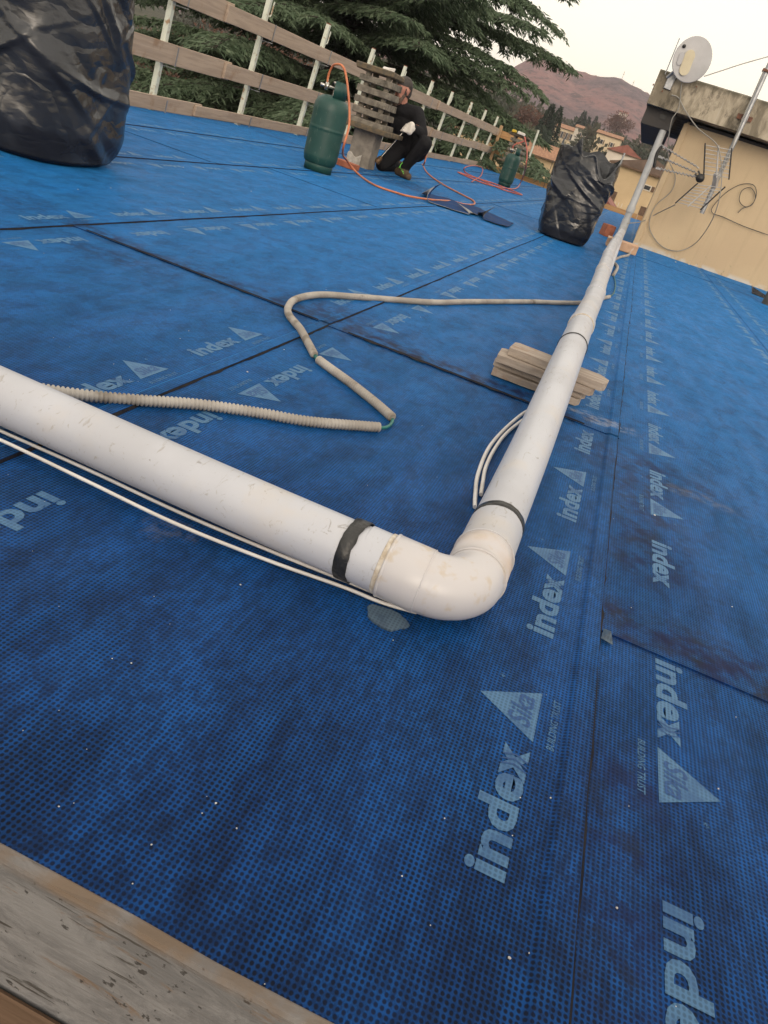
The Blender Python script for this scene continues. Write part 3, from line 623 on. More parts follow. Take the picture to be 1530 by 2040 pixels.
# ================================================================== RUBBISH BAGS
def creases(n, smax, h, seed, amp=.03):
    r = np.random.default_rng(seed); L = []
    for _ in range(n):
        L.append((r.uniform(0, smax), r.uniform(0, h), r.normal(-.1, .65), r.uniform(.025, .11), r.uniform(.05, .22), r.uniform(-.4, 1)*amp*r.choice([.4, .7, 1.])))
    return L
def bag(name, c, rx, ry, h, seed, label, open_top, shear=(0, 0), neck=.62, nc=150, ws=1., spikes=()):
    nt_, nv = 220, 150; C_ = [(a, b, c_, d*ws, e*ws, f_*min(ws, 1.25)) for (a, b, c_, d, e, f_) in creases(nc, 2*math.pi*.34, h, seed)]
    th = np.linspace(0, 2*math.pi, nt_, endpoint=False); V = np.linspace(0, 1, nv); TH, VV = np.meshgrid(th, V)
    sm = lambda a, b, x: (lambda t: t*t*(3-2*t))(np.clip((x-a)/(b-a), 0, 1))
    rad = .90+.1*sm(0, .14, VV)+.05*np.sin(VV*3.1)
    rad = np.where(VV < .02, rad*(.90+.10*sm(0, .02, VV)), rad)
    if open_top: rad = rad*(1+.10*sm(.55, 1, VV))
    else: rad = rad*(1-neck*sm(.80, 1.0, VV))
    p = 2.6; ct, st = np.cos(TH), np.sin(TH)
    se = (np.abs(ct)**p+np.abs(st)**p)**(-1/p)
    sN = TH*.34; disp = np.zeros_like(TH)
    for (s0, z0, ang, w, l, a) in C_:
        ds = (sN-s0+math.pi*.34) % (2*math.pi*.34)-math.pi*.34; dz = VV*h-z0
        u = ds*math.cos(ang)+dz*math.sin(ang); v = -ds*math.sin(ang)+dz*math.cos(ang)
        disp += a*np.maximum(0, 1-np.where(v > 0, v/w, -v/(w*.28)))*np.exp(-(u/l)**2)
    for k in range(1, 5): disp += 0.012/k*np.sin(k*2*TH+seed*k+VV*5*np.sin(k+seed))
    fade = np.clip(VV/.06, .25, 1)*(np.where(VV > .7, np.clip(1-(VV-.7)/.3*.6, .3, 1), 1) if open_top else 1)
    Rr = rad*se; X = c[0]+(Rr*rx+disp*fade)*ct; Y = c[1]+(Rr*ry+disp*fade)*st; Z = .0095+h*VV
    if open_top:
        rim = np.zeros_like(th)
        for (a, wdt, hh) in spikes: rim += hh*np.exp(-(((th-a+math.pi) % (2*math.pi)-math.pi)/wdt)**2)
        Z = Z+sm(.72, 1, VV)*(rim[None, :]+.02*np.sin(th*7+seed)[None, :])
    Z = Z+disp*.25*fade*(VV > .05); X = X+shear[0]*VV*h; Y = Y+shear[1]*VV*h
    vs = np.stack([X, Y, Z], -1).reshape(-1, 3).tolist(); fs = [(j*nt_+i, j*nt_+(i+1) % nt_, (j+1)*nt_+(i+1) % nt_, (j+1)*nt_+i) for j in range(nv-1) for i in range(nt_)]
    mb = MB(); 
    if open_top:                                         # the film turns over at the rim and goes down inside
        top = (nv-1)*nt_; cx, cy = X[-1].mean(), Y[-1].mean(); prev = top
        for (q, dz) in ((.965, .004), (.90, -.10), (.82, -.30), (.70, -.48), (.05, -.52)):
            base = len(vs)
            for i in range(nt_):
                x, y, z = vs[top+i]; zz_ = z+dz if q > .85 else (z+dz)*.3+.7*(h+dz)
                vs.append((cx+(x-cx)*q, cy+(y-cy)*q, zz_))
            fs += [(prev+i, prev+(i+1) % nt_, base+(i+1) % nt_, base+i) for i in range(nt_)]; prev = base
    else:
        fs.append(tuple((nv-1)*nt_+i for i in range(nt_)))
    fs.append(tuple(range(nt_))[::-1])
    mb.add(vs, fs, 0, True); o = mb.build(name, 'bag')
    return tag(o, label, 'rubbish bag')
bag('rubbish_bag', (-2.475, 2.945), .318, .32, .98, 5, 'big full black rubbish bag standing before the scaffold-board guardrail', False, (-.03, 0), nc=150, ws=1.15)
bag('rubbish_bag', (-.545, 7.74), .258, .262, .72, 11, 'open-topped black rubbish bag standing near the long white pipe', True, (-.02, 0), nc=75, ws=1.5, spikes=((4.35, .13, .13), (3.6, .5, .05), (4.9, .25, .02), (5.45, .35, -.11), (.1, .5, .06), (1.6, .9, .07), (3.15, .12, .05)))

# ================================================================== GUARDRAIL ALONG THE LEFT EDGE
fence = thing('guardrail', (-4.13, 5, 0), 'scaffold-board guardrail on pale green steel posts along the roof edge', 'guardrail')
LEAN = .095
def fx(z): return -4.115+LEAN*z
def board(y0, y1, z0, z1, dx=0., mat='wood_y', par=fence):
    mb = MB(); n = 10; vs = []; b0 = random.uniform(-.01, .01); zo = random.uniform(-.006, .006)
    for k in range(n+1):
        y = y0+(y1-y0)*k/n; s = b0*math.sin(math.pi*k/n)+.004*noise.noise(Vector((y*1.3, z0*9, 0))); zs = zo+.006*noise.noise(Vector((y*.7, z0*5, 3)))
        for (z, d) in ((z0, 0), (z1, 0), (z1, .028), (z0, .028)): vs.append((fx(z)-d+dx+s, y, z+zs))
    mb.add(vs, [(k*4+q, k*4+(q+1) % 4, (k+1)*4+(q+1) % 4, (k+1)*4+q) for k in range(n) for q in range(4)]+[(3, 2, 1, 0), (n*4, n*4+1, n*4+2, n*4+3)])
    return mb.build('board', mat, par, bevel=.003)
for (z0, z1, cuts) in ((.012, .115, [3.2, 6.95, 10.9, 14.9, 18.9, 21.75]), (.385, .53, [3.4, 7.3, 11.3, 15.2, 19.1, 21.7]), (.835, .985, [3.3, 7.1, 11.0, 15.0, 18.6, 21.8])):
    for j, (a, b) in enumerate(zip(cuts[:-1], cuts[1:])): board(a-.02, b+.12 if j < len(cuts)-2 else b, z0+(.006 if j % 2 else 0), z1+(.012 if j % 2 == 0 else -.004), .0295*(j % 2))
for yb in (4.75, 6.33, 7.92, 9.445, 11.1, 12.65, 14.35, 15.9, 17.75, 19.4, 21.05):
    mb = MB(); x0 = fx(0)-.062; mb.bar((x0-.01, yb, -.25), (x0+LEAN*1.225, yb+.02, 1.225), .048, .048)
    po = mb.build('post', 'post', fence, bevel=.004)
    mb = MB(); mb.bar((x0+LEAN*1.225, yb+.02, 1.226), (x0+LEAN*1.23, yb+.02, 1.236), .046, .046); mb.build('post_cap', 'rust', po)
    mb = MB(); hx = x0+LEAN*1.05; mb.tube([(hx, yb+.044, 1.04), (hx+.01, yb+.09, 1.035), (hx+.012, yb+.105, 1.05), (hx+.02, yb+.115, 1.17)], .008, 6); mb.build('hook', 'post', po)
    for z in (.06, .455, .91):
        mb = MB(); hh = .075 if z > .2 else .05; mb.bar((fx(z-hh)+.036, yb+.10, z-hh), (fx(z+hh)+.036, yb+.10, z+hh), .012, .006, (1, 0, 0))
        mb.box((fx(z)-.012, yb+.10, z-hh-.016), (.10, .012, .007)); mb.box((fx(z)-.062, yb+.062, z-hh-.016), (.012, .09, .008)); mb.build('board_bracket', 'steel', po)

# guardrail at the far end
fe = thing('end_guardrail', (-2, 21.9, 0), 'low orange timber edge boards with thin rods at the far roof end', 'guardrail')
for (a, b, z0, z1) in ((-4.1, -1.9, .01, .13), (-1.85, .1, .01, .125), (.12, 3.9, .01, .12)):
    mb = MB(); mb.box(((a+b)/2, 21.9, (z0+z1)/2), (b-a, .03, z1-z0), jit=.006); mb.build('board', 'wood_or', fe)
for (a, b, z0, z1) in ((-4.2, -3.55, .40, .56), (-4.2, -3.45, .80, .97)):
    mb = MB(); mb.box(((a+b)/2, 21.86, (z0+z1)/2), (b-a, .03, z1-z0), Matrix.Rotation(.05, 3, 'Y'), jit=.004); mb.build('board', 'wood_or', fe)
mb = MB(); mb.bar((-4.02, 21.7, .0), (-4.02, 21.74, 1.08), .07, .07); mb.build('timber_post', 'wood_z', fe)
for (x, y, h_, r, m_) in ((-.80, 21.84, 1.36, .022, 'steel'), (-3.1, 21.97, 1.25, .03, 'post'), (-2.0, 21.84, .62, .008, 'cable_dark'), (-2.45, 21.84, .7, .008, 'cable_dark')):
    MB().tube([(x, y, -.1), (x, y, h_)], r, 8).build('rod', m_, fe)

# ================================================================== CHIMNEYS
def chimney(name, x, y, s, label, detail=True):
    t = thing(name, (x, y, 0), label, 'chimney')
    b = lambda nm, c, sz, m_, j=.004, bev=.006: MB().box((x+c[0]*s, y+c[1]*s, c[2]*s), tuple(q*s for q in sz), jit=j).build(nm, m_, t, bevel=bev)
    b('shaft', (0, 0, .18), (.25, .25, .36), 'conc_lt', .006)
    mb = MB(); r_ = random.Random(4)
    n = 9; vs = []
    for k in range(n):
        for (z, o_) in ((.0, .012), (.09+.02*math.sin(k*.9+.5), .008), (.105+.02*math.sin(k*.9+.5), 0)):
            vs.append((x+s*(-.125+.16*k/(n-1)), y-s*(.125+o_), s*z))
    mb.add(vs, [(k*3+q, (k+1)*3+q, (k+1)*3+q+1, k*3+q+1) for k in range(n-1) for q in range(2)]); mb.build('mortar_smear', 'mortar', t)
    b('plate', (0, 0, .385), (.60, .58, .045), 'lichen', .005)
    b('ledge', (0, 0, .43), (.40, .40, .05), 'conc', .005)
    for k in range(4):
        z = .525+k*.098
        for (dx, dy, wx, wy) in ((0, -.155, .36, .045), (0, .155, .36, .045), (-.158, 0, .045, .262), (.158, 0, .045, .262)):
            b('slat', (dx, dy, z), (wx, wy, .060), 'conc', .003, .004)
    for (dx, dy) in ((-.11, -.11), (.11, -.11), (-.11, .11), (.11, .11)): b('corner_post', (dx, dy, .67), (.05, .05, .45), 'conc', .003)
    b('cap', (-.03, 0, .915), (.42, .40, .05), 'lichen', .008, .01)
    return t
chimney('louvred_chimney', -2.80, 8.1, .965, 'louvred concrete chimney on a short shaft beside the crouching worker')
chimney('louvred_chimney', -2.72, 17.2, .98, 'far louvred concrete chimney behind the second green cylinder')
mb = MB(); mb.box((-2.70, 17.0, .945), (.16, .10, .05), jit=.01); tag(mb.build('cloth_glove', 'white', bevel=.01), 'white and yellow work glove lying on the far chimney cap', 'glove')
mb = MB(); mb.box((-2.86, 17.0, .945), (.09, .09, .05), jit=.012); mb.build('cuff', 'yellow', bpy.data.objects['cloth_glove'], bevel=.01)
mb = MB(); mb.box((-2.72, 7.98, .918), (.12, .06, .03), Matrix.Rotation(.3, 3, 'Z'), jit=.012); tag(mb.build('crumpled_wrapper', 'cable', bevel=.005), 'small crumpled white wrapper on the cap of the near chimney', 'wrapper')

# ================================================================== GAS CYLINDERS
def cylinder(x, y, label, grp, face=0.):
    t = thing('gas_cylinder', (x, y, 0), label, 'gas cylinder', grp); r = .137
    prof = [(.02, .055), (r*.75, .05), (r*.93, .075), (r, .115), (r, .125), (r, .30), (r, .31), (r+.0015, .314), (r+.0015, .326), (r, .33), (r, .34), (r, .445), (r, .455), (r*.97, .49), (r*.86, .525), (r*.62, .548), (r*.3, .556), (.02, .558)]
    MB().lathe((x, y, .0), prof, 36).build('body', 'cyl', t)
    MB().lathe((x, y, .0), [(r*.80, .009), (r*.83, .009), (r*.83, .09), (r*.80, .09), (r*.80, .009)], 32).build('foot_ring', 'cyl', t)
    MB().lathe((x, y, .545), [(.088, 0), (.092, 0), (.090, .115), (.086, .115), (.088, 0)], 24, 0, (0, 0, 1), -1.3+face, 1.5+face).build('valve_guard', 'cyl', t)
    v = MB(); v.tube([(x, y, .553), (x, y, .60)], .016, 10); v.tube([(x, y, .60), (x, y, .635)], [.012, .012], 10); v.lathe((x, y, .635), [(.003, 0), (.026, .002), (.028, .010), (.026, .018), (.003, .020)], 12)
    vv = v.build('valve', 'chrome', t)
    d = Vector((-.8, -.6, 0)).normalized()
    g_ = MB(); g_.tube([(x, y, .607), Vector((x, y, .607))+d*.055], .011, 8); q = Vector((x, y, .607))+d*.075
    g_.lathe(q-d*.012, [(.003, 0), (.027, .002), (.030, .012), (.027, .022), (.003, .024)], 14, 0, d); g_.tube([q, q+Vector((0, 0, .045))], .009, 8); g_.lathe(q+d*.02, [(.012, 0), (.012, .03), (.003, .031)], 10, 0, d); g_.build('regulator', 'chrome', vv)
    return Vector((q.x, q.y, q.z+.04))
v1 = cylinder(-2.46, 6.13, 'green gas cylinder standing in front of the near louvred chimney', 'green gas cylinders')
v2 = cylinder(-2.36, 14.85, 'green gas cylinder standing in front of the far chimney', 'green gas cylinders')

def hose(pts, r, m_, label):
    return tag(MB().tube(smooth_path(pts, 10), r, 10).build('gas_hose', m_), label, 'hose')
hz0 = .016
hose([v1-Vector((0, 0, .03)), v1+Vector((.0, -.01, .05)), v1+Vector((.05, -.05, .115)), v1+Vector((.16, -.1, .085)), (-2.235, 5.97, .44), (-2.225, 5.96, .22), P(690, 318, .10), P(712, 345, hz0), P(745, 368, hz0), P(790, 384, hz0), P(820, 392, hz0+.01), P(860, 398, hz0+.012), P(900, 401, hz0), P(925, 407, hz0), P(944, 407, hz0), P(943, 400, hz0), P(925, 390, hz0), P(880, 366, hz0), P(852, 345, hz0), P(842, 328, .05), (-2.30, 8.70, .19), (-2.34, 8.80, .34), (-2.36, 8.62, .50), (-2.40, 8.40, .53), (-2.455, 8.325, .525)],
     .0085, 'hose', 'orange gas hose from the near cylinder to the worker\'s torch')
hose([v2-Vector((0, 0, .03)), v2+Vector((.01, -.01, .05)), v2+Vector((.16, .0, .16)), AY(1045, 274, 14.8), AY(1050, 300, 14.7), AY(1047, 335, 14.6), P(1037, 364, .08), P(1025, 376, hz0), P(985, 371, hz0), P(950, 360, hz0), P(912, 343, hz0), P(940, 352, hz0), P(985, 366, hz0), P(1040, 388, hz0+.006), P(1000, 377, hz0), P(955, 357, hz0), P(928, 344, hz0), P(926, 334, .1), P(945, 330, .14), P(961, 335, .10), P(958, 350, hz0), P(940, 362, hz0)],
     .010, 'hose_red', 'red gas hose lying in loops round the far cylinder')

# ================================================================== MEMBRANE OFFCUTS
def sheet(name, corners, curl, label, seed):
    a, b, c, d = [Vector(q) for q in corners]; n, m_ = 26, 14; vs = []; 
    for j in range(m_+1):
        for i in range(n+1):
            u, v = i/n, j/m_; p = (a*(1-u)+b*u)*(1-v)+(d*(1-u)+c*u)*v
            z = .018+.008*noise.noise(Vector((u*4, v*4, seed)))+.004
            for (cu, cv, rad_, hh) in curl:
                k = max(0, 1-math.hypot((u-cu)*1.8, v-cv)/rad_); z += hh*k*k; ctr = (a+c)/2
                p = p+(ctr-p)*(.75*k*k)
            vs.append((p.x, p.y, z))
    mb = MB(); mb.add(vs, [(j*(n+1)+i, j*(n+1)+i+1, (j+1)*(n+1)+i+1, (j+1)*(n+1)+i) for j in range(m_) for i in range(n)], 0, True)
    o = mb.build(name, ['memnavy', 'memback' if seed == 1 else 'memblack']); s = o.modifiers.new('thick', 'SOLIDIFY'); s.thickness = .004; s.offset = -1; s.use_flip_normals = False; s.material_offset = 1; s.material_offset_rim = 1
    return tag(o, label, 'membrane piece', 'loose pieces of membrane')
sheet('membrane_offcut', (P(818, 395), P(948, 437), P(958, 420), P(850, 388)), [(0, .1, .55, .17), (1, 0, .25, .03)], 'blue membrane offcut with curled-up dark corner lying by the hose', 1)
sheet('membrane_offcut', (P(946, 436), P(1010, 457), P(1022, 449), P(955, 420)), [(0, 0, .5, .10)], 'small blue membrane offcut overlapping the curled larger piece', 2)

# ================================================================== WORKER
class Body:
    def __init__(s): s.c = []
    def cap(s, a, b, ra, rb, m_): s.c.append((Vector(a), Vector(b), ra, rb, m_))
    def ell(s, c, r, m_): s.c.append((Vector(c), Vector(c), r, r, m_))
    def mesh(s, voxel, mats):
        mb = MB()
        for (a, b, ra, rb, m_) in s.c:
            n = 1 if (b-a).length < 1e-6 else max(2, int((b-a).length/.02))
            if n == 1: mb.sphere(a, ra, 9); continue
            d = (b-a).normalized(); L = (b-a).length; prof = []
            for i in range(6): t = -math.pi/2+math.pi/2*i/6; prof.append((max(1e-4, ra*math.cos(t)), ra*math.sin(t)))
            for i in range(6): prof.append((ra+(rb-ra)*i/5, L*i/5))
            for i in range(1, 7): t = math.pi/2*i/6; prof.append((max(1e-4, rb*math.cos(t)), L+rb*math.sin(t)))
            mb.lathe(a, prof, 16, 0, d)
        me = bpy.data.meshes.new('b'); me.from_pydata(mb.v, [], mb.f); o = bpy.data.objects.new('b', me); COL.objects.link(o)
        r = o.modifiers.new('r', 'REMESH'); r.mode = 'VOXEL'; r.voxel_size = voxel
        sm = o.modifiers.new('s', 'SMOOTH'); sm.factor = .5; sm.iterations = 3
        dg = bpy.context.evaluated_depsgraph_get(); dg.update(); nm = bpy.data.meshes.new_from_object(o.evaluated_get(dg))
        bpy.data.objects.remove(o); nm.materials.clear()
        for x in mats: nm.materials.append(M[x])
        N = len(nm.polygons); ctr = np.empty(N*3); nm.polygons.foreach_get('center', ctr); ctr = ctr.reshape(-1, 3)
        best = np.full(N, 1e9); idx = np.zeros(N, int)
        for (a, b, ra, rb, m_) in s.c:
            a_ = np.array(a); ab = np.array(b)-a_; l2 = ab@ab
            t = np.clip((ctr-a_)@ab/l2, 0, 1) if l2 > 1e-9 else np.zeros(N)
            d = np.linalg.norm(ctr-(a_+t[:, None]*ab), axis=1)-(ra+(rb-ra)*t)
            k = d < best; best[k] = d[k]; idx[k] = mats.index(m_)
        nm.polygons.foreach_set('material_index', idx.tolist()); nm.polygons.foreach_set('use_smooth', [True]*N); nm.update(); return nm
B = Body(); cl = 'cloth'
pel = Vector((-2.50, 8.72, .31)); ch = Vector((-2.62, 8.60, .52)); nk = Vector((-2.655, 8.50, .665)); 
B.cap(pel, pel+Vector((-.05, -.02, .1)), .135, .135, cl); B.cap(pel+Vector((.07, .02, -.01)), pel+Vector((-.09, 0, -.01)), .12, .12, cl)
B.cap(pel+Vector((-.04, -.03, .08)), ch, .135, .14, cl); B.cap(ch+Vector((.09, .0, .03)), ch+Vector((-.12, .02, .02)), .115, .11, cl); B.cap(ch, nk, .13, .07, cl)
shl = Vector((-2.475, 8.52, .635)); shr = Vector((-2.86, 8.60, .63))
B.cap(nk-Vector((0, 0, .04)), shl, .07, .075, cl); B.cap(nk-Vector((0, 0, .04)), shr, .07, .075, cl)
ell_ = Vector((-2.345, 8.46, .475)); B.cap(shl, ell_, .075, .058, cl); wl = Vector((-2.425, 8.33, .50)); B.cap(ell_, wl, .056, .042, cl)
elr = Vector((-2.97, 8.52, .42)); B.cap(shr, elr, .07, .058, cl); wr = Vector((-2.95, 8.40, .24)); B.cap(elr, wr, .055, .04, cl)
hl = pel+Vector((.09, -.02, -.02)); kl = Vector((-2.275, 8.40, .395)); al = Vector((-2.435, 8.50, .13))
B.cap(hl, kl, .105, .078, cl); B.cap(kl, al, .078, .052, cl); B.cap(al+Vector((.01, 0, .03)), al+Vector((0, 0, -.01)), .056, .056, cl)
hr = pel+Vector((-.09, -.02, -.02)); kr = Vector((-2.665, 8.40, .075)); ar = Vector((-2.62, 8.86, .07))
B.cap(hr, kr, .105, .072, cl); B.cap(kr, ar, .07, .05, cl)
# neck and head
hd = AY(799, 182, 8.42); fw = Vector((-.42, -.85, -.32)).normalized(); sd_ = fw.cross(Vector((0, 0, 1))).normalized(); hu = sd_.cross(fw).normalized()
def hp(f, s_, u): return hd+fw*f+sd_*s_+hu*u
B.cap(nk-Vector((0, 0, .02)), hp(-.03, 0, -.06), .055, .052, 'skin')
B.cap(hp(-.035, 0, .03), hp(.025, 0, .035), .083, .078, 'skin'); B.cap(hp(.035, 0, .0), hp(.05, 0, -.075), .068, .045, 'skin')
B.cap(hp(.085, 0, .03), hp(.112, 0, -.012), .010, .016, 'skin'); B.cap(hp(.095, -.035, .04), hp(.095, .035, .04), .014, .014, 'skin')
for s_ in (-1, 1):
    B.cap(hp(-.01, s_*.083, .02), hp(-.015, s_*.085, -.02), .014, .010, 'skin'); B.ell(hp(.086, s_*.032, .015), .0105, 'hair')
    B.cap(hp(.07, s_*.04, -.005), hp(.065, s_*.042, -.02), .026, .024, 'skin')
B.cap(hp(-.05, 0, .05), hp(.015, 0, .062), .086, .074, 'hair'); B.cap(hp(-.06, 0, .03), hp(-.065, 0, -.02), .082, .068, 'hair')
for s_ in (-1, 1): B.cap(hp(-.0, s_*.066, .03), hp(.005, s_*.07, -.01), .018, .014, 'hair')
B.cap(hp(.092, -.028, -.034), hp(.092, .028, -.034), .012, .012, 'beard'); B.cap(hp(.07, 0, -.075), hp(.075, 0, -.10), .042, .034, 'beard')
for s_ in (-1, 1): B.cap(hp(.02, s_*.062, -.03), hp(.06, s_*.04, -.08), .02, .026, 'beard')
B.cap(hp(.099, -.018, -.056), hp(.099, .018, -.056), .008, .008, 'skin')
# gloved left hand gripping the torch: palm, four fingers, thumb
tA = Vector((-2.455, 8.30, .525)); tB = Vector((-2.672, 8.195, .075)); td = (tB-tA).normalized(); grip = tA+td*.055
pc = grip+Vector((.045, .0, .012)); B.cap(wl, pc, .036, .042, 'white'); B.cap(pc+Vector((0, -.005, .03)), pc+Vector((.0, -.01, -.03)), .036, .034, 'white')
fd = Vector((-.2, -1, .05)).normalized()
for k in range(4):
    b0 = pc+Vector((.0, -.02, .036-.026*k)); c1 = grip+td*(.026*k-.045)+Vector((-.004, -.034, .0)); c2 = grip+td*(.026*k-.045)+Vector((-.034, -.010, -.006))
    B.cap(b0, c1, .0125, .0115, 'white'); B.cap(c1, c2, .0115, .010, 'white')
B.cap(pc+Vector((-.01, .015, .03)), grip+td*-.055+Vector((-.025, .022, .0)), .014, .011, 'white')
# right hand resting by the shaft
B.cap(wr, wr+Vector((.01, -.05, -.05)), .036, .034, 'white')
for k in range(4): B.cap(wr+Vector((-.025+.018*k, -.06, -.06)), wr+Vector((-.03+.02*k, -.10, -.12+.004*k)), .0115, .009, 'white')
B.cap(wr+Vector((.03, -.03, -.04)), wr+Vector((.055, -.06, -.07)), .013, .010, 'white')
# boots
def boot(an, toe, heel):
    f = (toe-heel).normalized(); B.cap(an+Vector((0, 0, .0)), an+Vector((0, 0, -.045)), .05, .05, 'shoe'); B.cap(heel+Vector((0, 0, .052)), heel+f*.12+Vector((0, 0, .05)), .043, .045, 'shoe'); B.cap(heel+f*.12+Vector((0, 0, .05)), toe-f*.04+Vector((0, 0, .042)), .046, .036, 'shoe')
    for s_ in (-.018, .018):
        n_ = Vector((-f.y, f.x, 0))*s_; B.cap(heel+n_+Vector((0, 0, .0245)), heel+f*.13+n_+Vector((0, 0, .0235)), .0155, .0155, 'sole'); B.cap(heel+f*.13+n_+Vector((0, 0, .0245)), toe-f*.03+n_+Vector((0, 0, .0245)), .0155, .0155, 'sole')
hlp = Vector((-2.52, 8.56, .0)); tlp = Vector((-2.325, 8.40, .0)); boot(al, tlp, hlp)
boot(ar+Vector((0, .02, .02)), Vector((-2.63, 8.90, .02)), Vector((-2.61, 9.08, .06)))
wm = B.mesh(.0085, ['cloth', 'skin', 'hair', 'beard', 'white', 'shoe', 'sole'])
person = bpy.data.objects.new('person', wm); COL.objects.link(person)
tag(person, 'crouching bearded worker in black workwear and white glove holding a torch beside the chimney', 'person')
def pchild(mb, nm, m_, par=person): return mb.build(nm, m_, par)
f = (tlp-hlp).normalized(); n_ = Vector((-f.y, f.x, 0))
mb = MB()
for k in range(5):
    q = hlp+f*(.075+.022*k)+Vector((0, 0, .120-.012*k)); mb.tube([q-n_*.042+Vector((0, 0, -.02)), q+Vector((0, 0, .006)), q+n_*.042+f*.015+Vector((0, 0, -.02))], .0075, 6)
q = hlp+f*.085+Vector((0, 0, .13))
for (a, b, c2) in ((-.05, -.03, -.02), (.05, -.02, -.02), (-.03, .0, .035), (.035, .01, .03)): mb.tube(smooth_path([q, q+n_*a*.6-n_*0+Vector((0, -.02, .018)), q+n_*a+Vector((0, -.03, c2-.02))], 4), .0048, 6)
pchild(mb, 'laces', 'lace')
for (px, py, s_) in ((789, 227, .012), (808, 222, .015)):
    p = AY(px, py, 8.44); mb = MB(); mb.prism([(p.x-s_, p.z+s_), (p.x+s_, p.z+s_), (p.x+s_, p.z), (p.x, p.z-s_*1.3), (p.x-s_, p.z)], 0, .004)
    mb.v = [(x, 8.475+z if px < 800 else 8.452+z, y) for x, y, z in mb.v]; pchild(mb, 'jacket_badge', 'white')
# torch
to = thing('gas_torch', tA, 'long steel gas torch with brass burner held by the crouching worker', 'torch')
MB().tube([tA-td*.02, tA+td*.12], .013, 10).build('handle', 'blackpl', to)
MB().tube([tA+td*.12, tA+td*.46], .0065, 8).build('lance', 'chrome', to)
MB().tube([tA+td*.42, tA+td*.44, tA+td*.50, tA+td*.505], [.010, .026, .03, .028], 14).build('burner', 'brass', to)

# ================================================================== STAIR-HEAD BUILDING
YW = 10.75; bl = thing('stair_head', (.165, YW, 0), 'ochre rendered rooftop stair head under a stained concrete fascia', 'building')
MB().box((2.3, YW+1.6, .74), (4.27, 3.2, 1.50)).build('wall', 'wall', bl)
MB().box((.172, YW-.012, .73), (.07, .03, 1.47), jit=.002).build('corner_strip', 'wall', bl, bevel=.006)
mb = MB(); n = 30; vs = []
for k in range(n+1):
    x = -.36+5.0*k/n; a = .006*noise.noise(Vector((x*3, 1, 0))); b = .008*noise.noise(Vector((x*4, 9, 0)))
    vs += [(x, 10.40+a, 1.515+b), (x, 10.40+a*.5, 1.858+b*.6), (x, 10.425, 1.875+b*.6), (x, 14.6, 1.88), (x, 14.6, 1.52), (x, 10.44, 1.515+b)]
mb.add(vs, [(k*6+q, (k+1)*6+q, (k+1)*6+(q+1) % 6, k*6+(q+1) % 6) for k in range(n) for q in range(6)]+[(0, 1, 2, 3, 4, 5), tuple(n*6+q for q in (5, 4, 3, 2, 1, 0))])
MB.build(mb, 'roof_slab', 'fascia', bl)
MB().box((-.165, 12.4, 1.415), (.36, 3.7, .20), jit=.004).build('gutter_box', 'darkbeam', bl, bevel=.006)
MB().box((-.13, 10.545, 1.44), (.075, .012, .05)).build('gutter_outlet', 'blackpl', bl)
MB().box((1.5, YW-.006, 1.478), (2.6, .03, .03)).build('drip_mould', 'darkbeam', bl)
# little stalactite bolts and rusty ties on the fascia
for (px, py) in ((1302, 168), (1320, 181), (1388, 172)): p = AY(px, py, 10.39); MB().tube([p, p+Vector((0, -.03, -.01))], .008, 6).build('bolt', 'rust', bl)

# satellite dish (seen from behind)
dc = Vector((-.068, 10.30, 2.03)); dn_ = Vector((.28, -.92, .10)).normalized()
di = thing('satellite_dish', AY(1340, 190, 10.38), 'pale grey satellite dish with cream cover on the fascia corner', 'satellite dish')
mb = MB(); q = Vector((0, 0, 1)).rotation_difference(dn_); n = 40; rings = [(.02, .022), (.06, .021), (.12, .016), (.17, .010), (.206, .004), (.212, .003), (.216, -.002), (.213, -.006), (.206, -.004), (.12, .008), (.02, .014)]; vs = []
for (r, z) in rings:
    for k in range(n): a = 2*math.pi*k/n; vs.append(dc+q@Vector((r*math.cos(a)*1.0, r*math.sin(a)*1.09, z)))
mb.add(vs, [(i*n+k, i*n+(k+1) % n, (i+1)*n+(k+1) % n, (i+1)*n+k) for i in range(len(rings)-1) for k in range(n)]+[tuple(range(n))[::-1]], 0, True)
mb.build('reflector', 'dish', di)
def rounded(c, w, h_, ang, th, y, name, m_, par):
    pts = []; r = w/2
    for k in range(13): a = math.pi*k/12; pts.append((r*math.cos(a), h_/2-r+r*math.sin(a)))
    for k in range(13): a = math.pi+math.pi*k/12; pts.append((r*math.cos(a), -h_/2+r+r*math.sin(a)))
    ca, sa = math.cos(ang), math.sin(ang); mb = MB(); n = len(pts)
    vs = [(c[0]+x*ca-z*sa, y, c[1]+x*sa+z*ca) for x, z in pts]+[(c[0]+(x*ca-z*sa)*.94, y-th, c[1]+(x*sa+z*ca)*.97) for x, z in pts]
    mb.add(vs, [tuple(range(n, 2*n)), tuple(range(n))[::-1]]+[(i, n+i, n+(i+1) % n, (i+1) % n) for i in range(n)]); return mb.build(name, m_, par, bevel=.006)
p = AY(1369, 125, 10.24); rounded((p.x, p.z), .105, .25, .05, .05, 10.285, 'rear_cover', 'cream', di)
p = AY(1356, 117, 10.24); rounded((p.x, p.z), .046, .12, .05, .05, 10.275, 'clamp_box', 'dish', di)
p = AY(1363, 92, 10.25); MB().lathe(p, [(.001, .012), (.018, .01), (.02, 0), (.02, -.03)], 16, 0, (0, -1, 0)).build('knob', 'blackpl', di)
MB().tube([AY(1327, 150, 10.38)+Vector((.02, 0, -.02)), AY(1345, 140, 10.34), AY(1352, 118, 10.3)], .018, 10).build('mount_arm', 'steel', di)
p = AY(1335, 163, 10.385); MB().box((p.x, 10.385, p.z), (.085, .03, .16), Matrix.Rotation(.04, 3, 'Y'), jit=.003).build('mount_bracket', 'steel', di, bevel=.004)
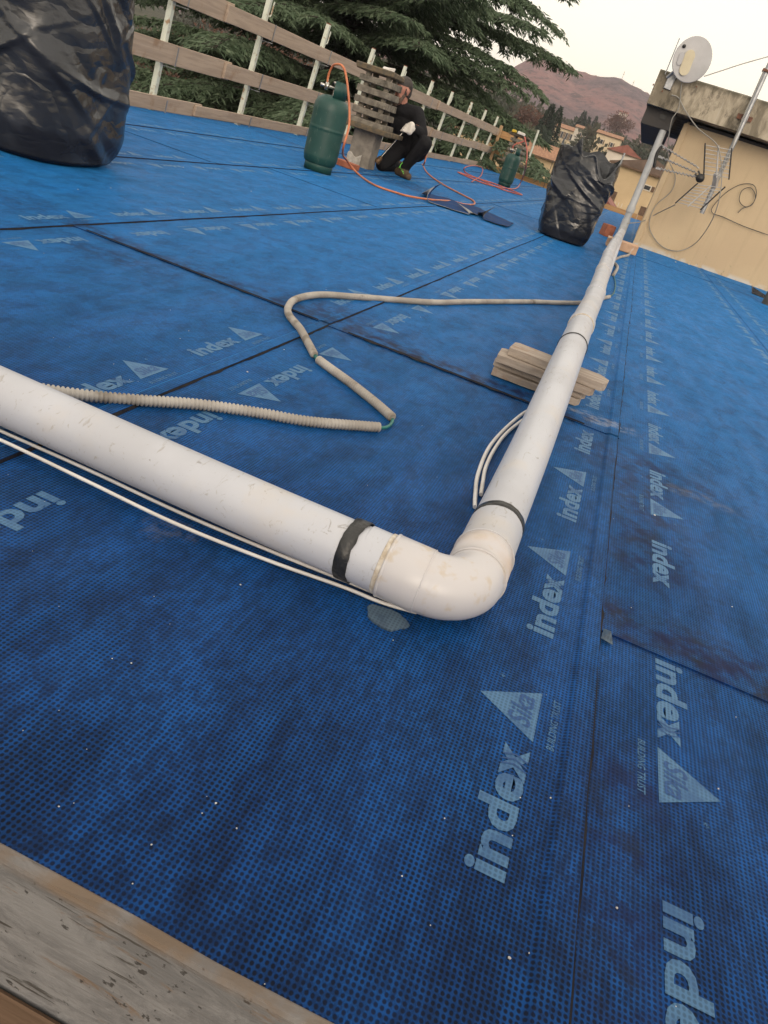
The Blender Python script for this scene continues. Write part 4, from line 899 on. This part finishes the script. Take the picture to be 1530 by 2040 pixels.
MB().tube([AY(1325, 148, 10.37), AY(1354, 76, 10.37)], .0055, 6).build('rod', 'steel', di)

# antenna mast and UHF antenna
ma = thing('antenna_mast', (.742, 10.33, .60), 'tall grey steel antenna mast clamped to the concrete fascia', 'mast')
MB().tube([(.744, 10.32, .60), (.74, 10.32, 1.4), (.725, 10.32, 2.6), (.72, 10.32, 3.6)], .027, 14).build('pole', 'steel', ma)
for z in (2.13, 2.26): MB().box((.728, 10.30, z), (.09, .06, .025), jit=.004).build('clamp', 'rust', ma)
MB().box((.735, 10.355, 1.66), (.06, .09, .07), jit=.003).build('wall_clamp', 'steel', ma); MB().box((.735, 10.385, 1.66), (.17, .02, .05), jit=.003).build('clamp_plate', 'rust', ma)
an = thing('tv_antenna', (.742, 10.25, .95), 'television antenna with grid reflector and zigzag directors pointing away from its mast', 'antenna')
def T(px, py, y=10.2): return AY(px, py, y)
for (a, b, c_, d) in (((1405, 285), (1402, 350), (1458, 295), (1452, 358)), ((1345, 405), (1390, 365), (1395, 418), (1445, 372))):
    A, Bp, Cp, Dp = T(*a), T(*b), T(*c_), T(*d)
    for q in ((A, Bp), (Cp, Dp)): MB().tube(q, .0085, 6).build('side_rail', 'blackpl', an)
    for k in range(8): t = (k+.5)/8; MB().tube([A+(Bp-A)*t, Cp+(Dp-Cp)*t], .0045, 5).build('reflector_rod', 'alu', an)
    MB().tube([(A+Cp)/2+Vector((0, -.01, 0)), (Bp+Dp)/2+Vector((0, -.01, 0))], .008, 6).build('centre_rail', 'alu', an)
MB().bar(T(1428, 345), T(1425, 372)+Vector((0, .1, 0)), .05, .05).build('mast_bracket', 'alu', an)
box_ = T(1395, 355); MB().lathe(box_+Vector((0, .03, 0)), [(.001, .0), (.045, .002), (.05, .02), (.045, .06), (.001, .062)], 14, 0, (0, -1, 0)).build('dipole_box', 'blackpl', an)
MB().bar(T(1391, 340), T(1398, 358), .03, .02).build('dipole_fin', 'blackpl', an); MB().bar(T(1384, 347), T(1396, 356), .03, .02).build('dipole_fin', 'blackpl', an)
for (a, b) in (((1318, 290), (1393, 335)), ((1313, 312), (1390, 345)), ((1308, 335), (1390, 353))):
    A, Bp = T(*a), T(*b); MB().tube([A, Bp], .006, 6).build('boom', 'alu', an)
    for k in range(11):
        p = A+(Bp-A)*((k+.7)/11.5); MB().bar(p+Vector((-.022, -.03, .012)), p+Vector((.022, .03, -.012)), .012, .006).build('director', 'alu', an)
    MB().bar(A-(Bp-A)*.02, A+(Bp-A)*.10, .028, .02).build('boom_end', 'dish', an)
MB().tube(smooth_path([T(1321, 288), T(1312, 300), T(1307, 312), T(1303, 334)], 5), [.018]*15+[.012], 8).build('boom_holder', 'blackpl', an)

# cables on the wall
YC = YW-.035
def cable(pts, r, m_, label, ys=None):
    ys = ys or [YC]*len(pts); return tag(MB().tube(smooth_path([AY(x, y, yy) for (x, y), yy in zip(pts, ys)], 8), r, 8).build('wall_cable', m_), label, 'cable')
cable([(1338, 189), (1352, 195), (1365, 220), (1390, 255), (1425, 284), (1435, 310), (1438, 350), (1432, 400), (1415, 445), (1385, 485), (1350, 500), (1318, 490), (1297, 463), (1294, 440), (1306, 410), (1338, 380), (1345, 350), (1333, 320), (1331, 285), (1338, 240), (1352, 215), (1358, 165)], .0055, 'cable_grey', 'grey cable looping from the fascia down past the antenna along the ochre wall', [10.37]*3+[10.36]+[10.18]*4+[10.35]+[YC]*7+[YC, 10.6, 10.5, 10.4, 10.37, 10.34])
cable([(1530, 468), (1480, 450), (1440, 432), (1420, 425), (1420, 412), (1445, 385), (1475, 368), (1500, 368), (1507, 385), (1500, 405), (1485, 412), (1473, 400), (1478, 380), (1495, 374), (1505, 390), (1498, 408), (1480, 415), (1470, 424)], .0045, 'cable_dark', 'dark cable hanging in a coil on the ochre wall')
cable([(1250, 445), (1280, 441), (1310, 425), (1345, 408)], .006, 'cable_grey', 'short grey cable from the downpipe to the antenna grid', [9.95, YC-.05, YC, 10.3])
cable([(1403, 152), (1440, 140), (1480, 127), (1540, 110), (1600, 92)], .006, 'cable_grey', 'thin wire strung from the satellite dish past the mast', [10.33, 10.6, 10.9, 11.3, 11.8])
cable([(1524, 135), (1500, 190), (1478, 240), (1459, 292), (1440, 340)], .006, 'cable_grey', 'straight grey cable strapped along the antenna mast', [10.28]*5)
# dark post and small flap at the right, on the membrane
mb = MB(); mb.tube([(1.60, 8.56, .0), (1.60, 8.56, 1.0)], .07, 16); tag(mb.build('vent_pipe', 'cable_dark'), 'dark vent pipe standing on the blue membrane before the ochre wall', 'vent pipe')
mb = MB(); p = P(1497, 586); mb.add([(p.x, p.y, .012), (p.x+.26, p.y-.08, .012), (p.x+.24, p.y+.10, .014), (p.x-.01, p.y+.10, .07), (p.x-.03, p.y+.05, .085)], [(0, 1, 2, 3), (0, 3, 4)]); o = mb.build('membrane_flap', ['memblack']); s = o.modifiers.new('t', 'SOLIDIFY'); s.thickness = .004
tag(o, 'small dark membrane flap curling up beside the dark vent pipe', 'membrane piece')

# ================================================================== BACKGROUND BUILDINGS
def house(name, x, y, z0, w, d, h, wall, roof_m, label, wins, rise=1.4, over=.5, chim=False, ridge='x', balc=()):
    t = thing(name, (x, y, z0), label, 'building'); zt = z0+h
    MB().box((x, y+d/2, z0+h/2-1.5), (w, d, h+3)).build('wall', wall, t)
    mb = MB(); o_ = over
    if ridge == 'x':
        vs = [(x-w/2-o_, y-o_, zt-.05), (x+w/2+o_, y-o_, zt-.05), (x+w/2+o_, y+d+o_, zt-.05), (x-w/2-o_, y+d+o_, zt-.05), (x-w/2-o_, y+d/2, zt+rise), (x+w/2+o_, y+d/2, zt+rise)]
        fs = [(0, 1, 5, 4), (2, 3, 4, 5), (3, 0, 4), (1, 2, 5), (3, 2, 1, 0)]
    else:
        vs = [(x-w/2-o_, y-o_, zt-.05), (x+w/2+o_, y-o_, zt-.05), (x+w/2+o_, y+d+o_, zt-.05), (x-w/2-o_, y+d+o_, zt-.05), (x, y-o_, zt+rise), (x, y+d+o_, zt+rise)]
        fs = [(0, 1, 4), (1, 2, 5, 4), (2, 3, 5), (3, 0, 4, 5), (3, 2, 1, 0)]
    mb.add(vs, fs); rf = mb.build('roof', roof_m, t)
    MB().box((x, y-o_-.03, zt-.12), (w+2*o_, .10, .12)).build('gutter', 'shutter', rf)
    if chim: MB().box((x+w*.2, y+d*.4, zt+rise*.8), (.5, .5, 1.2)).build('chimney_stack', wall, rf)
    for (wx, wz, ww, wh) in wins:
        fr = MB().box((x+wx, y-.02, z0+wz), (ww+.16, .08, wh+.16)).build('window', 'h_white', t)
        MB().box((x+wx, y-.055, z0+wz), (ww, .03, wh)).build('pane', 'pane', fr)
        for s_ in (-1, 1): MB().box((x+wx+s_*(ww*.75+.1), y-.05, z0+wz), (ww*.5, .05, wh+.1)).build('shutter', 'shutter', fr)
    for (bx, bz, bw) in balc:
        b_ = MB().box((x+bx, y-.55, z0+bz), (bw, 1.05, .16)).build('balcony', wall, t)
        MB().box((x+bx, y-1.05, z0+bz+.5), (bw, .06, .85)).build('parapet', wall, b_)
        MB().box((x+bx-bw*.12, y-.03, z0+bz+1.05), (bw*.36, .05, 1.7)).build('balcony_door', 'shutter', b_)
        for k in range(7): MB().box((x+bx-bw/2+bw*(k+.5)/7, y-1.05, z0+bz+1.05), (.05, .05, .35)).build('baluster', 'h_white', b_)
    return t
p = AY(1101, 316, 100); q = AY(1030, 296, 100)
house('long_house', -17.5, 100, -6.8, 13.0, 9, 7.9, 'h_yellow', 'roof_tile', 'long yellow house with orange tiled roof below the tall cypress', [(-4.5, 6.1, .55, .5), (-1.6, 6.1, .55, .5), (1.4, 6.1, .55, .5), (4.3, 6.1, .55, .5), (-2.2, 3.0, .8, 1.4), (2.2, 3.0, .8, 1.4)], 1.5, .7, True)
MB_ = None
house('villa', *( -27.6, 250, 5.8), 6.3, 7, 4.9, 'h_cream', 'roof_tile', 'cream villa with four tall windows on the hillside beside the cypress', [(-2.1, 3.1, .55, 1.7), (-.7, 3.1, .55, 1.7), (.7, 3.1, .55, 1.7), (2.1, 3.1, .55, 1.7)], 1.1, .3)
house('white_house', -4.4, 120, -3.2, 4.6, 8, 8.0, 'h_white', 'roof_red', 'white gabled house on the valley floor behind the open rubbish bag', [(-.6, 6.0, .6, .8), (.9, 6.0, .6, .8), (1.2, 3.4, .7, 1.1)], 1.1, .2, False, 'y')
house('low_house', 0.2, 112, -3.5, 5.0, 7, 6.4, 'h_white', 'roof_tile2', 'low pale house with brown roof beside the white gabled house', [(-1.2, 4.6, .6, .9), (1.0, 4.6, .6, .9)], .9, .3)
house('apartment_block', 0.0, 70, -7.4, 6.2, 10, 9.7, 'h_yellow', 'roof_tile2', 'yellow apartment block with brown roof and balconies seen beside the downpipe', [(.2, 8.6, .5, .3), (-.3, 6.0, .5, .9), (1.6, 6.2, .6, 1.0)], 1.0, .35, False, 'y', [(-2.0, 5.7, 2.0), (1.0, 5.3, 2.2), (-1.2, 2.6, 2.4)])
house('red_roof_shed', -2.0, 46, -7.5, 2.6, 7, 6.6, 'h_cream', 'roof_red', 'small cream building with red sloping roof below the apartment block', [(-.6, 5.2, .4, .6)], 1.0, .2, False, 'y')
for (px, py, Y, w, m_, l) in ((1238, 279, 190, 5.5, 'h_cream', 'farm building with long pale front in the valley below the hill'), (1190, 266, 230, 6, 'h_white', 'pale cottage half hidden behind the rim of the open bag')):
    p = AY(px, py, Y); house('cottage', p.x-w/2, Y, p.z-3.5, w, 6, 3.6, m_, 'roof_tile', l, [(-1.2, 2, .5, .8), (1.1, 2, .5, .8)], .7, .3)
for k, (px, py) in enumerate(((1121, 231), (1118, 219), (1152, 236), (1140, 236), (1242, 227))):
    p = AY(px, py, 620); MB_ = thing('hill_house', (p.x, 620, p.z-4), 'tiny pale house standing among woods on the far hillside', 'building', 'houses on the far hillside')
    MB().box((p.x, 622, p.z-4), (6, 5, 9)).build('wall', 'h_white', MB_); 
    mb = MB(); mb.add([(p.x-3.4, 619, p.z+.5), (p.x+3.4, 619, p.z+.5), (p.x+3.4, 625, p.z+.5), (p.x-3.4, 625, p.z+.5), (p.x-3.4, 622, p.z+2), (p.x+3.4, 622, p.z+2)], [(0, 1, 5, 4), (2, 3, 4, 5), (3, 0, 4), (1, 2, 5)]); mb.build('roof', 'roof_red', MB_)

for k, (px, hgt, lab) in enumerate(((1236, 12, 'thin radio mast on the crest of the far hill'), (1262, 8, 'shorter thin radio mast on the far hill crest, lower down the ridge'))):
    p = AY(px, 165, 1000); zb = float(ground_z(np.array(p.x), np.array(1000.)))
    t = thing('radio_mast', (p.x, 1000, zb), lab, 'mast')
    MB().tube([(p.x, 1000, zb-2), (p.x, 1000, zb+hgt)], .35, 5).build('pole', 'alu', t); MB().box((p.x, 1000, zb+hgt*.75), (2, .4, .4)).build('crossarm', 'alu', t)

# ================================================================== TREES
def leaves_mesh(name, P0, D, L, Wd, m_, parent):                   # numpy arrays: origin, direction, length, width -> thin kites
    n = len(P0); r = rng.normal(size=(n, 3)); s = np.cross(D, r); s /= np.linalg.norm(s, axis=1)[:, None]+1e-9
    mid = P0+D*(L*.45)[:, None]; tip = P0+D*L[:, None]
    V = np.stack([P0, mid+s*Wd[:, None]*.5, tip, mid-s*Wd[:, None]*.5], 1).reshape(-1, 3)
    off = WLOC[parent.name]; V = V-np.array(off)
    me = bpy.data.meshes.new(name); me.vertices.add(n*4); me.vertices.foreach_set('co', V.ravel()); me.loops.add(n*4); me.loops.foreach_set('vertex_index', np.arange(n*4)); me.polygons.add(n)
    me.polygons.foreach_set('loop_start', np.arange(n)*4); me.materials.append(M[m_]); me.update(); me.validate()
    o = bpy.data.objects.new(name, me); COL.objects.link(o); o.parent = parent; return o
def cedar(x, y, zb, top, label):
    t = thing('cedar_tree', (x, y, zb), label, 'tree'); tr = MB()
    tr.tube([(x, y, zb), (x+.05, y, zb+4), (x-.05, y, zb+9), (x, y, zb+14), (x, y, top)], [.55, .46, .36, .22, .04], 12)
    tr.build('trunk', 'bark', t); br = MB(); Ps, Ds, Ls, Ws = [], [], [], []
    z = zb+3.2; k = 0
    while z < top-.6:
        fr = (z-zb)/(top-zb); nb = 8
        for b in range(nb):
            az = k*2.4+b*2*math.pi/nb+random.uniform(-.3, .3); L = (9.2*(1-fr)**.60+.8)*random.uniform(.8, 1.08); z0 = z+random.uniform(-.3, .3)
            rise = random.uniform(.02, .22); droop = random.uniform(.08, .20); N = 14; pts = []
            for i in range(N+1):
                u = i/N; pts.append(Vector((x+math.cos(az+.15*math.sin(u*3+b))*L*u, y+math.sin(az+.15*math.sin(u*3+b))*L*u, z0+L*(rise*u-droop*u**2.6))))
            br.tube(pts, [max(.008, .085*(1-i/N)*(L/6)) for i in range(N+1)], 5, False)
            nbl = int(9*L)
            for j in range(nbl):
                u = .14+.86*(j+.5)/nbl; i = min(N-1, int(u*N)); p0 = pts[i]+(pts[i+1]-pts[i])*(u*N-i); tdir = (pts[i+1]-pts[i]).normalized()
                side = 1 if j % 2 else -1; a2 = math.atan2(tdir.y, tdir.x)+side*random.uniform(.7, 1.25); bl_ = (.30+1.25*math.sin(math.pi*min(1, u*.92+.06))**.8*(1-.45*u))*random.uniform(.6, 1.15)*(L/6)**.5
                dh = np.array([math.cos(a2), math.sin(a2), 0]); m_ = max(4, int(bl_*13))
                uu = (np.arange(m_)+rng.random(m_))/m_
                base = np.array(p0)+dh*(uu*bl_)[:, None]; base[:, 2] += bl_*(.05*uu-.34*uu**2)
                for c in range(6 if z < 5 else 2):
                    P0 = base+rng.normal(size=(m_, 3))*[.05, .05, .025]
                    ang = a2+rng.uniform(-1.3, 1.3, m_); dz = rng.uniform(-.85, .05, m_)-.25*uu
                    Dn = np.stack([np.cos(ang), np.sin(ang), dz], -1); Dn /= np.linalg.norm(Dn, axis=1)[:, None]
                    Ps.append(P0); Ds.append(Dn); Ls.append(rng.uniform(.11, .28, m_)); Ws.append(rng.uniform(.028, .056, m_))
                if j % 2 == 0: br.tube([p0, p0+Vector(dh)*bl_*.5+Vector((0, 0, -.06*bl_)), p0+Vector(dh)*bl_*.9+Vector((0, 0, -.24*bl_))], [.014, .009, .004], 3, False)
        z += .45+.2*fr; k += 1
    br.build('branches', 'bark', t)
    leaves_mesh('crown', np.concatenate(Ps), np.concatenate(Ds), np.concatenate(Ls), np.concatenate(Ws), 'cedar', t); return t
cedar(-9.7, 24.0, -8, 11.5, 'huge spreading cedar tree with layered drooping branches behind the guardrail')
def clump_tree(name, x, y, zb, h, rad, m_, label, shape='round', n=2600, lw=.5, group=None, trunk=True):
    t = thing(name, (x, y, zb), label, 'tree', group)
    MB().tube([(x, y, zb-1), (x, y, zb+h*.5), (x, y, zb+h*.93)], [h*.022, h*.014, h*.003], 7).build('trunk', 'bark', t)
    if shape == 'cone':
        u = rng.random(n)**.75; zz_ = zb+h*(.05+.95*(1-u)); rr = rad*(u**.8)*(.72+.28*np.sqrt(rng.random(n)))
        lump = 1+.22*np.sin(7*u*6.28+3*rng.random(n)); rr *= lump; a = rng.random(n)*6.283; rr *= 1+.14*np.sin(a*3+u*9)
        P0 = np.stack([x+rr*np.cos(a), y+rr*np.sin(a), zz_], -1); D = np.stack([np.cos(a)*.6, np.sin(a)*.6, rng.uniform(-.4, .9, n)], -1)
    else:
        nb = 26; cs = rng.normal(size=(nb, 3)); cs /= np.linalg.norm(cs, axis=1)[:, None]; cs *= (rng.random(nb)**.4)[:, None]; ci = rng.integers(0, nb, n)
        d = rng.normal(size=(n, 3)); d /= np.linalg.norm(d, axis=1)[:, None]; q = cs[ci]*.72+d*(.34*rng.random(n)**.4)[:, None]
        P0 = q*[rad, rad, h*.40]+[x, y, zb+h*.60]; D = d+rng.normal(size=(n, 3))*.4
    D = D/np.linalg.norm(D, axis=1)[:, None]; leaves_mesh('crown', P0, D, rng.uniform(.6, 1.4, n)*lw, rng.uniform(.4, 1, n)*lw*.6, m_, t); return t
gz1 = lambda x, y: float(ground_z(np.array(x), np.array(y)))
def tr(px, py, Y, h, rad, m_, nm, label, shape, n, lw, group=None):
    p = AY(px, py, Y); return clump_tree(nm, p.x, Y, p.z-h, h, rad, m_, label, shape, n, lw, group)
tr(1102, 208, 150, 11, 2.6, 'leaf_dk', 'cypress_tree', 'tall dark pointed conifer rising behind the long yellow house', 'cone', 5200, .42)
tr(1118, 214, 154, 9, 1.9, 'leaf_dk', 'cypress_tree', 'dark conifer close beside the tall pointed one, slightly lower', 'cone', 3200, .42)
tr(1166, 222, 300, 13, 2.9, 'leaf_dk', 'cypress_tree', 'dark conifer standing on the slope above the cream villa', 'cone', 2200, .7)
tr(1175, 234, 300, 9, 1.7, 'leaf_dk', 'cypress_tree', 'slim dark conifer at the side of the larger slope conifer', 'cone', 1400, .6)
tr(1190, 231, 340, 8, 1.3, 'leaf_dk', 'cypress_tree', 'thin dark conifer standing alone on the slope', 'cone', 900, .6)
tr(1066, 208, 170, 9, 4.6, 'leaf_rd', 'bare_tree', 'round russet leafless tree above the end of the guardrail', 'round', 5200, .5)
tr(1060, 240, 120, 8, 3.2, 'leaf_ol', 'olive_tree', 'pale olive-green tree at the foot of the dark conifer', 'round', 4200, .36)
tr(1085, 250, 140, 7, 3.0, 'leaf_dk', 'round_tree', 'low dark rounded tree between the olive-green tree and the conifer', 'round', 3600, .4)
tr(1135, 283, 135, 5, 3.0, 'leaf_ol', 'round_tree', 'low green bush on the bank below the cream villa', 'round', 2600, .36)
tr(1243, 222, 380, 12, 7, 'leaf_rd', 'bare_tree', 'russet bare tree on the slope beyond the valley houses', 'round', 2600, .9)
tr(330, 45, 60, 9, 5.5, 'leaf_rd', 'bare_tree', 'dull purple-brown bare tree behind the cedar branches by the left guardrail', 'round', 4200, .38)
tr(520, 10, 70, 11, 6.5, 'leaf_rd', 'bare_tree', 'bare brown tree showing through the gaps beside the cedar trunk', 'round', 4200, .42)
# woods on the slopes: one mass
wd = bpy.data.objects.new('woodland', None); COL.objects.link(wd); WLOC[wd.name] = Vector((0, 0, 0)); P0s, Ds = [], []; Lw = []
for k in range(900):
    y = rng.uniform(165, 470); x = y*rng.uniform(-.62, .28)
    if y < 290 and -.16 < x/y < -.085: continue
    if y < 215 and -.06 < x/y < .02: continue
    z = gz1(x, y); hh = rng.uniform(4, 8.5); rr = hh*rng.uniform(.32, .55); n = 130
    d = rng.normal(size=(n, 3)); d /= np.linalg.norm(d, axis=1)[:, None]; P0s.append(d*(rng.random(n)**.33)[:, None]*[rr, rr, hh*.5]+[x, y, z+hh*.5]); Ds.append(d); Lw.append(np.full(n, hh*.17))
bpy.data.objects.remove(wd)
class _P: name = 'x'
WLOC['x'] = Vector((0, 0, 0))
P0 = np.concatenate(P0s); D = np.concatenate(Ds); Lw = np.concatenate(Lw); 
dummy = thing('woodland_root', (0, 0, 0), 'x', 'x'); o = leaves_mesh('woodland', P0, D, Lw, Lw*.8, 'leaf_md', dummy); o.parent = None; bpy.data.objects.remove(dummy)
o['kind'] = 'stuff'; o['label'] = 'mixed woods covering the slopes beyond the valley houses'; o['category'] = 'woodland'

# ------------------------------------------------------------------ haze
hzb = MB().box((-300, 950, 70), (4400, 2400, 170)).build('haze', 'flake'); hzb['kind'] = 'stuff'; hzb.data.materials.clear()
hm = bpy.data.materials.new('evening_haze'); hm.use_nodes = True; ht = hm.node_tree; ht.nodes.clear()
pv = ht.nodes.new('ShaderNodeVolumePrincipled'); pv.inputs['Color'].default_value = (.86, .84, .92, 1); pv.inputs['Density'].default_value = .0003; pv.inputs['Anisotropy'].default_value = .2
ho = ht.nodes.new('ShaderNodeOutputMaterial'); ht.links.new(pv.outputs[0], ho.inputs['Volume']); hzb.data.materials.append(hm)
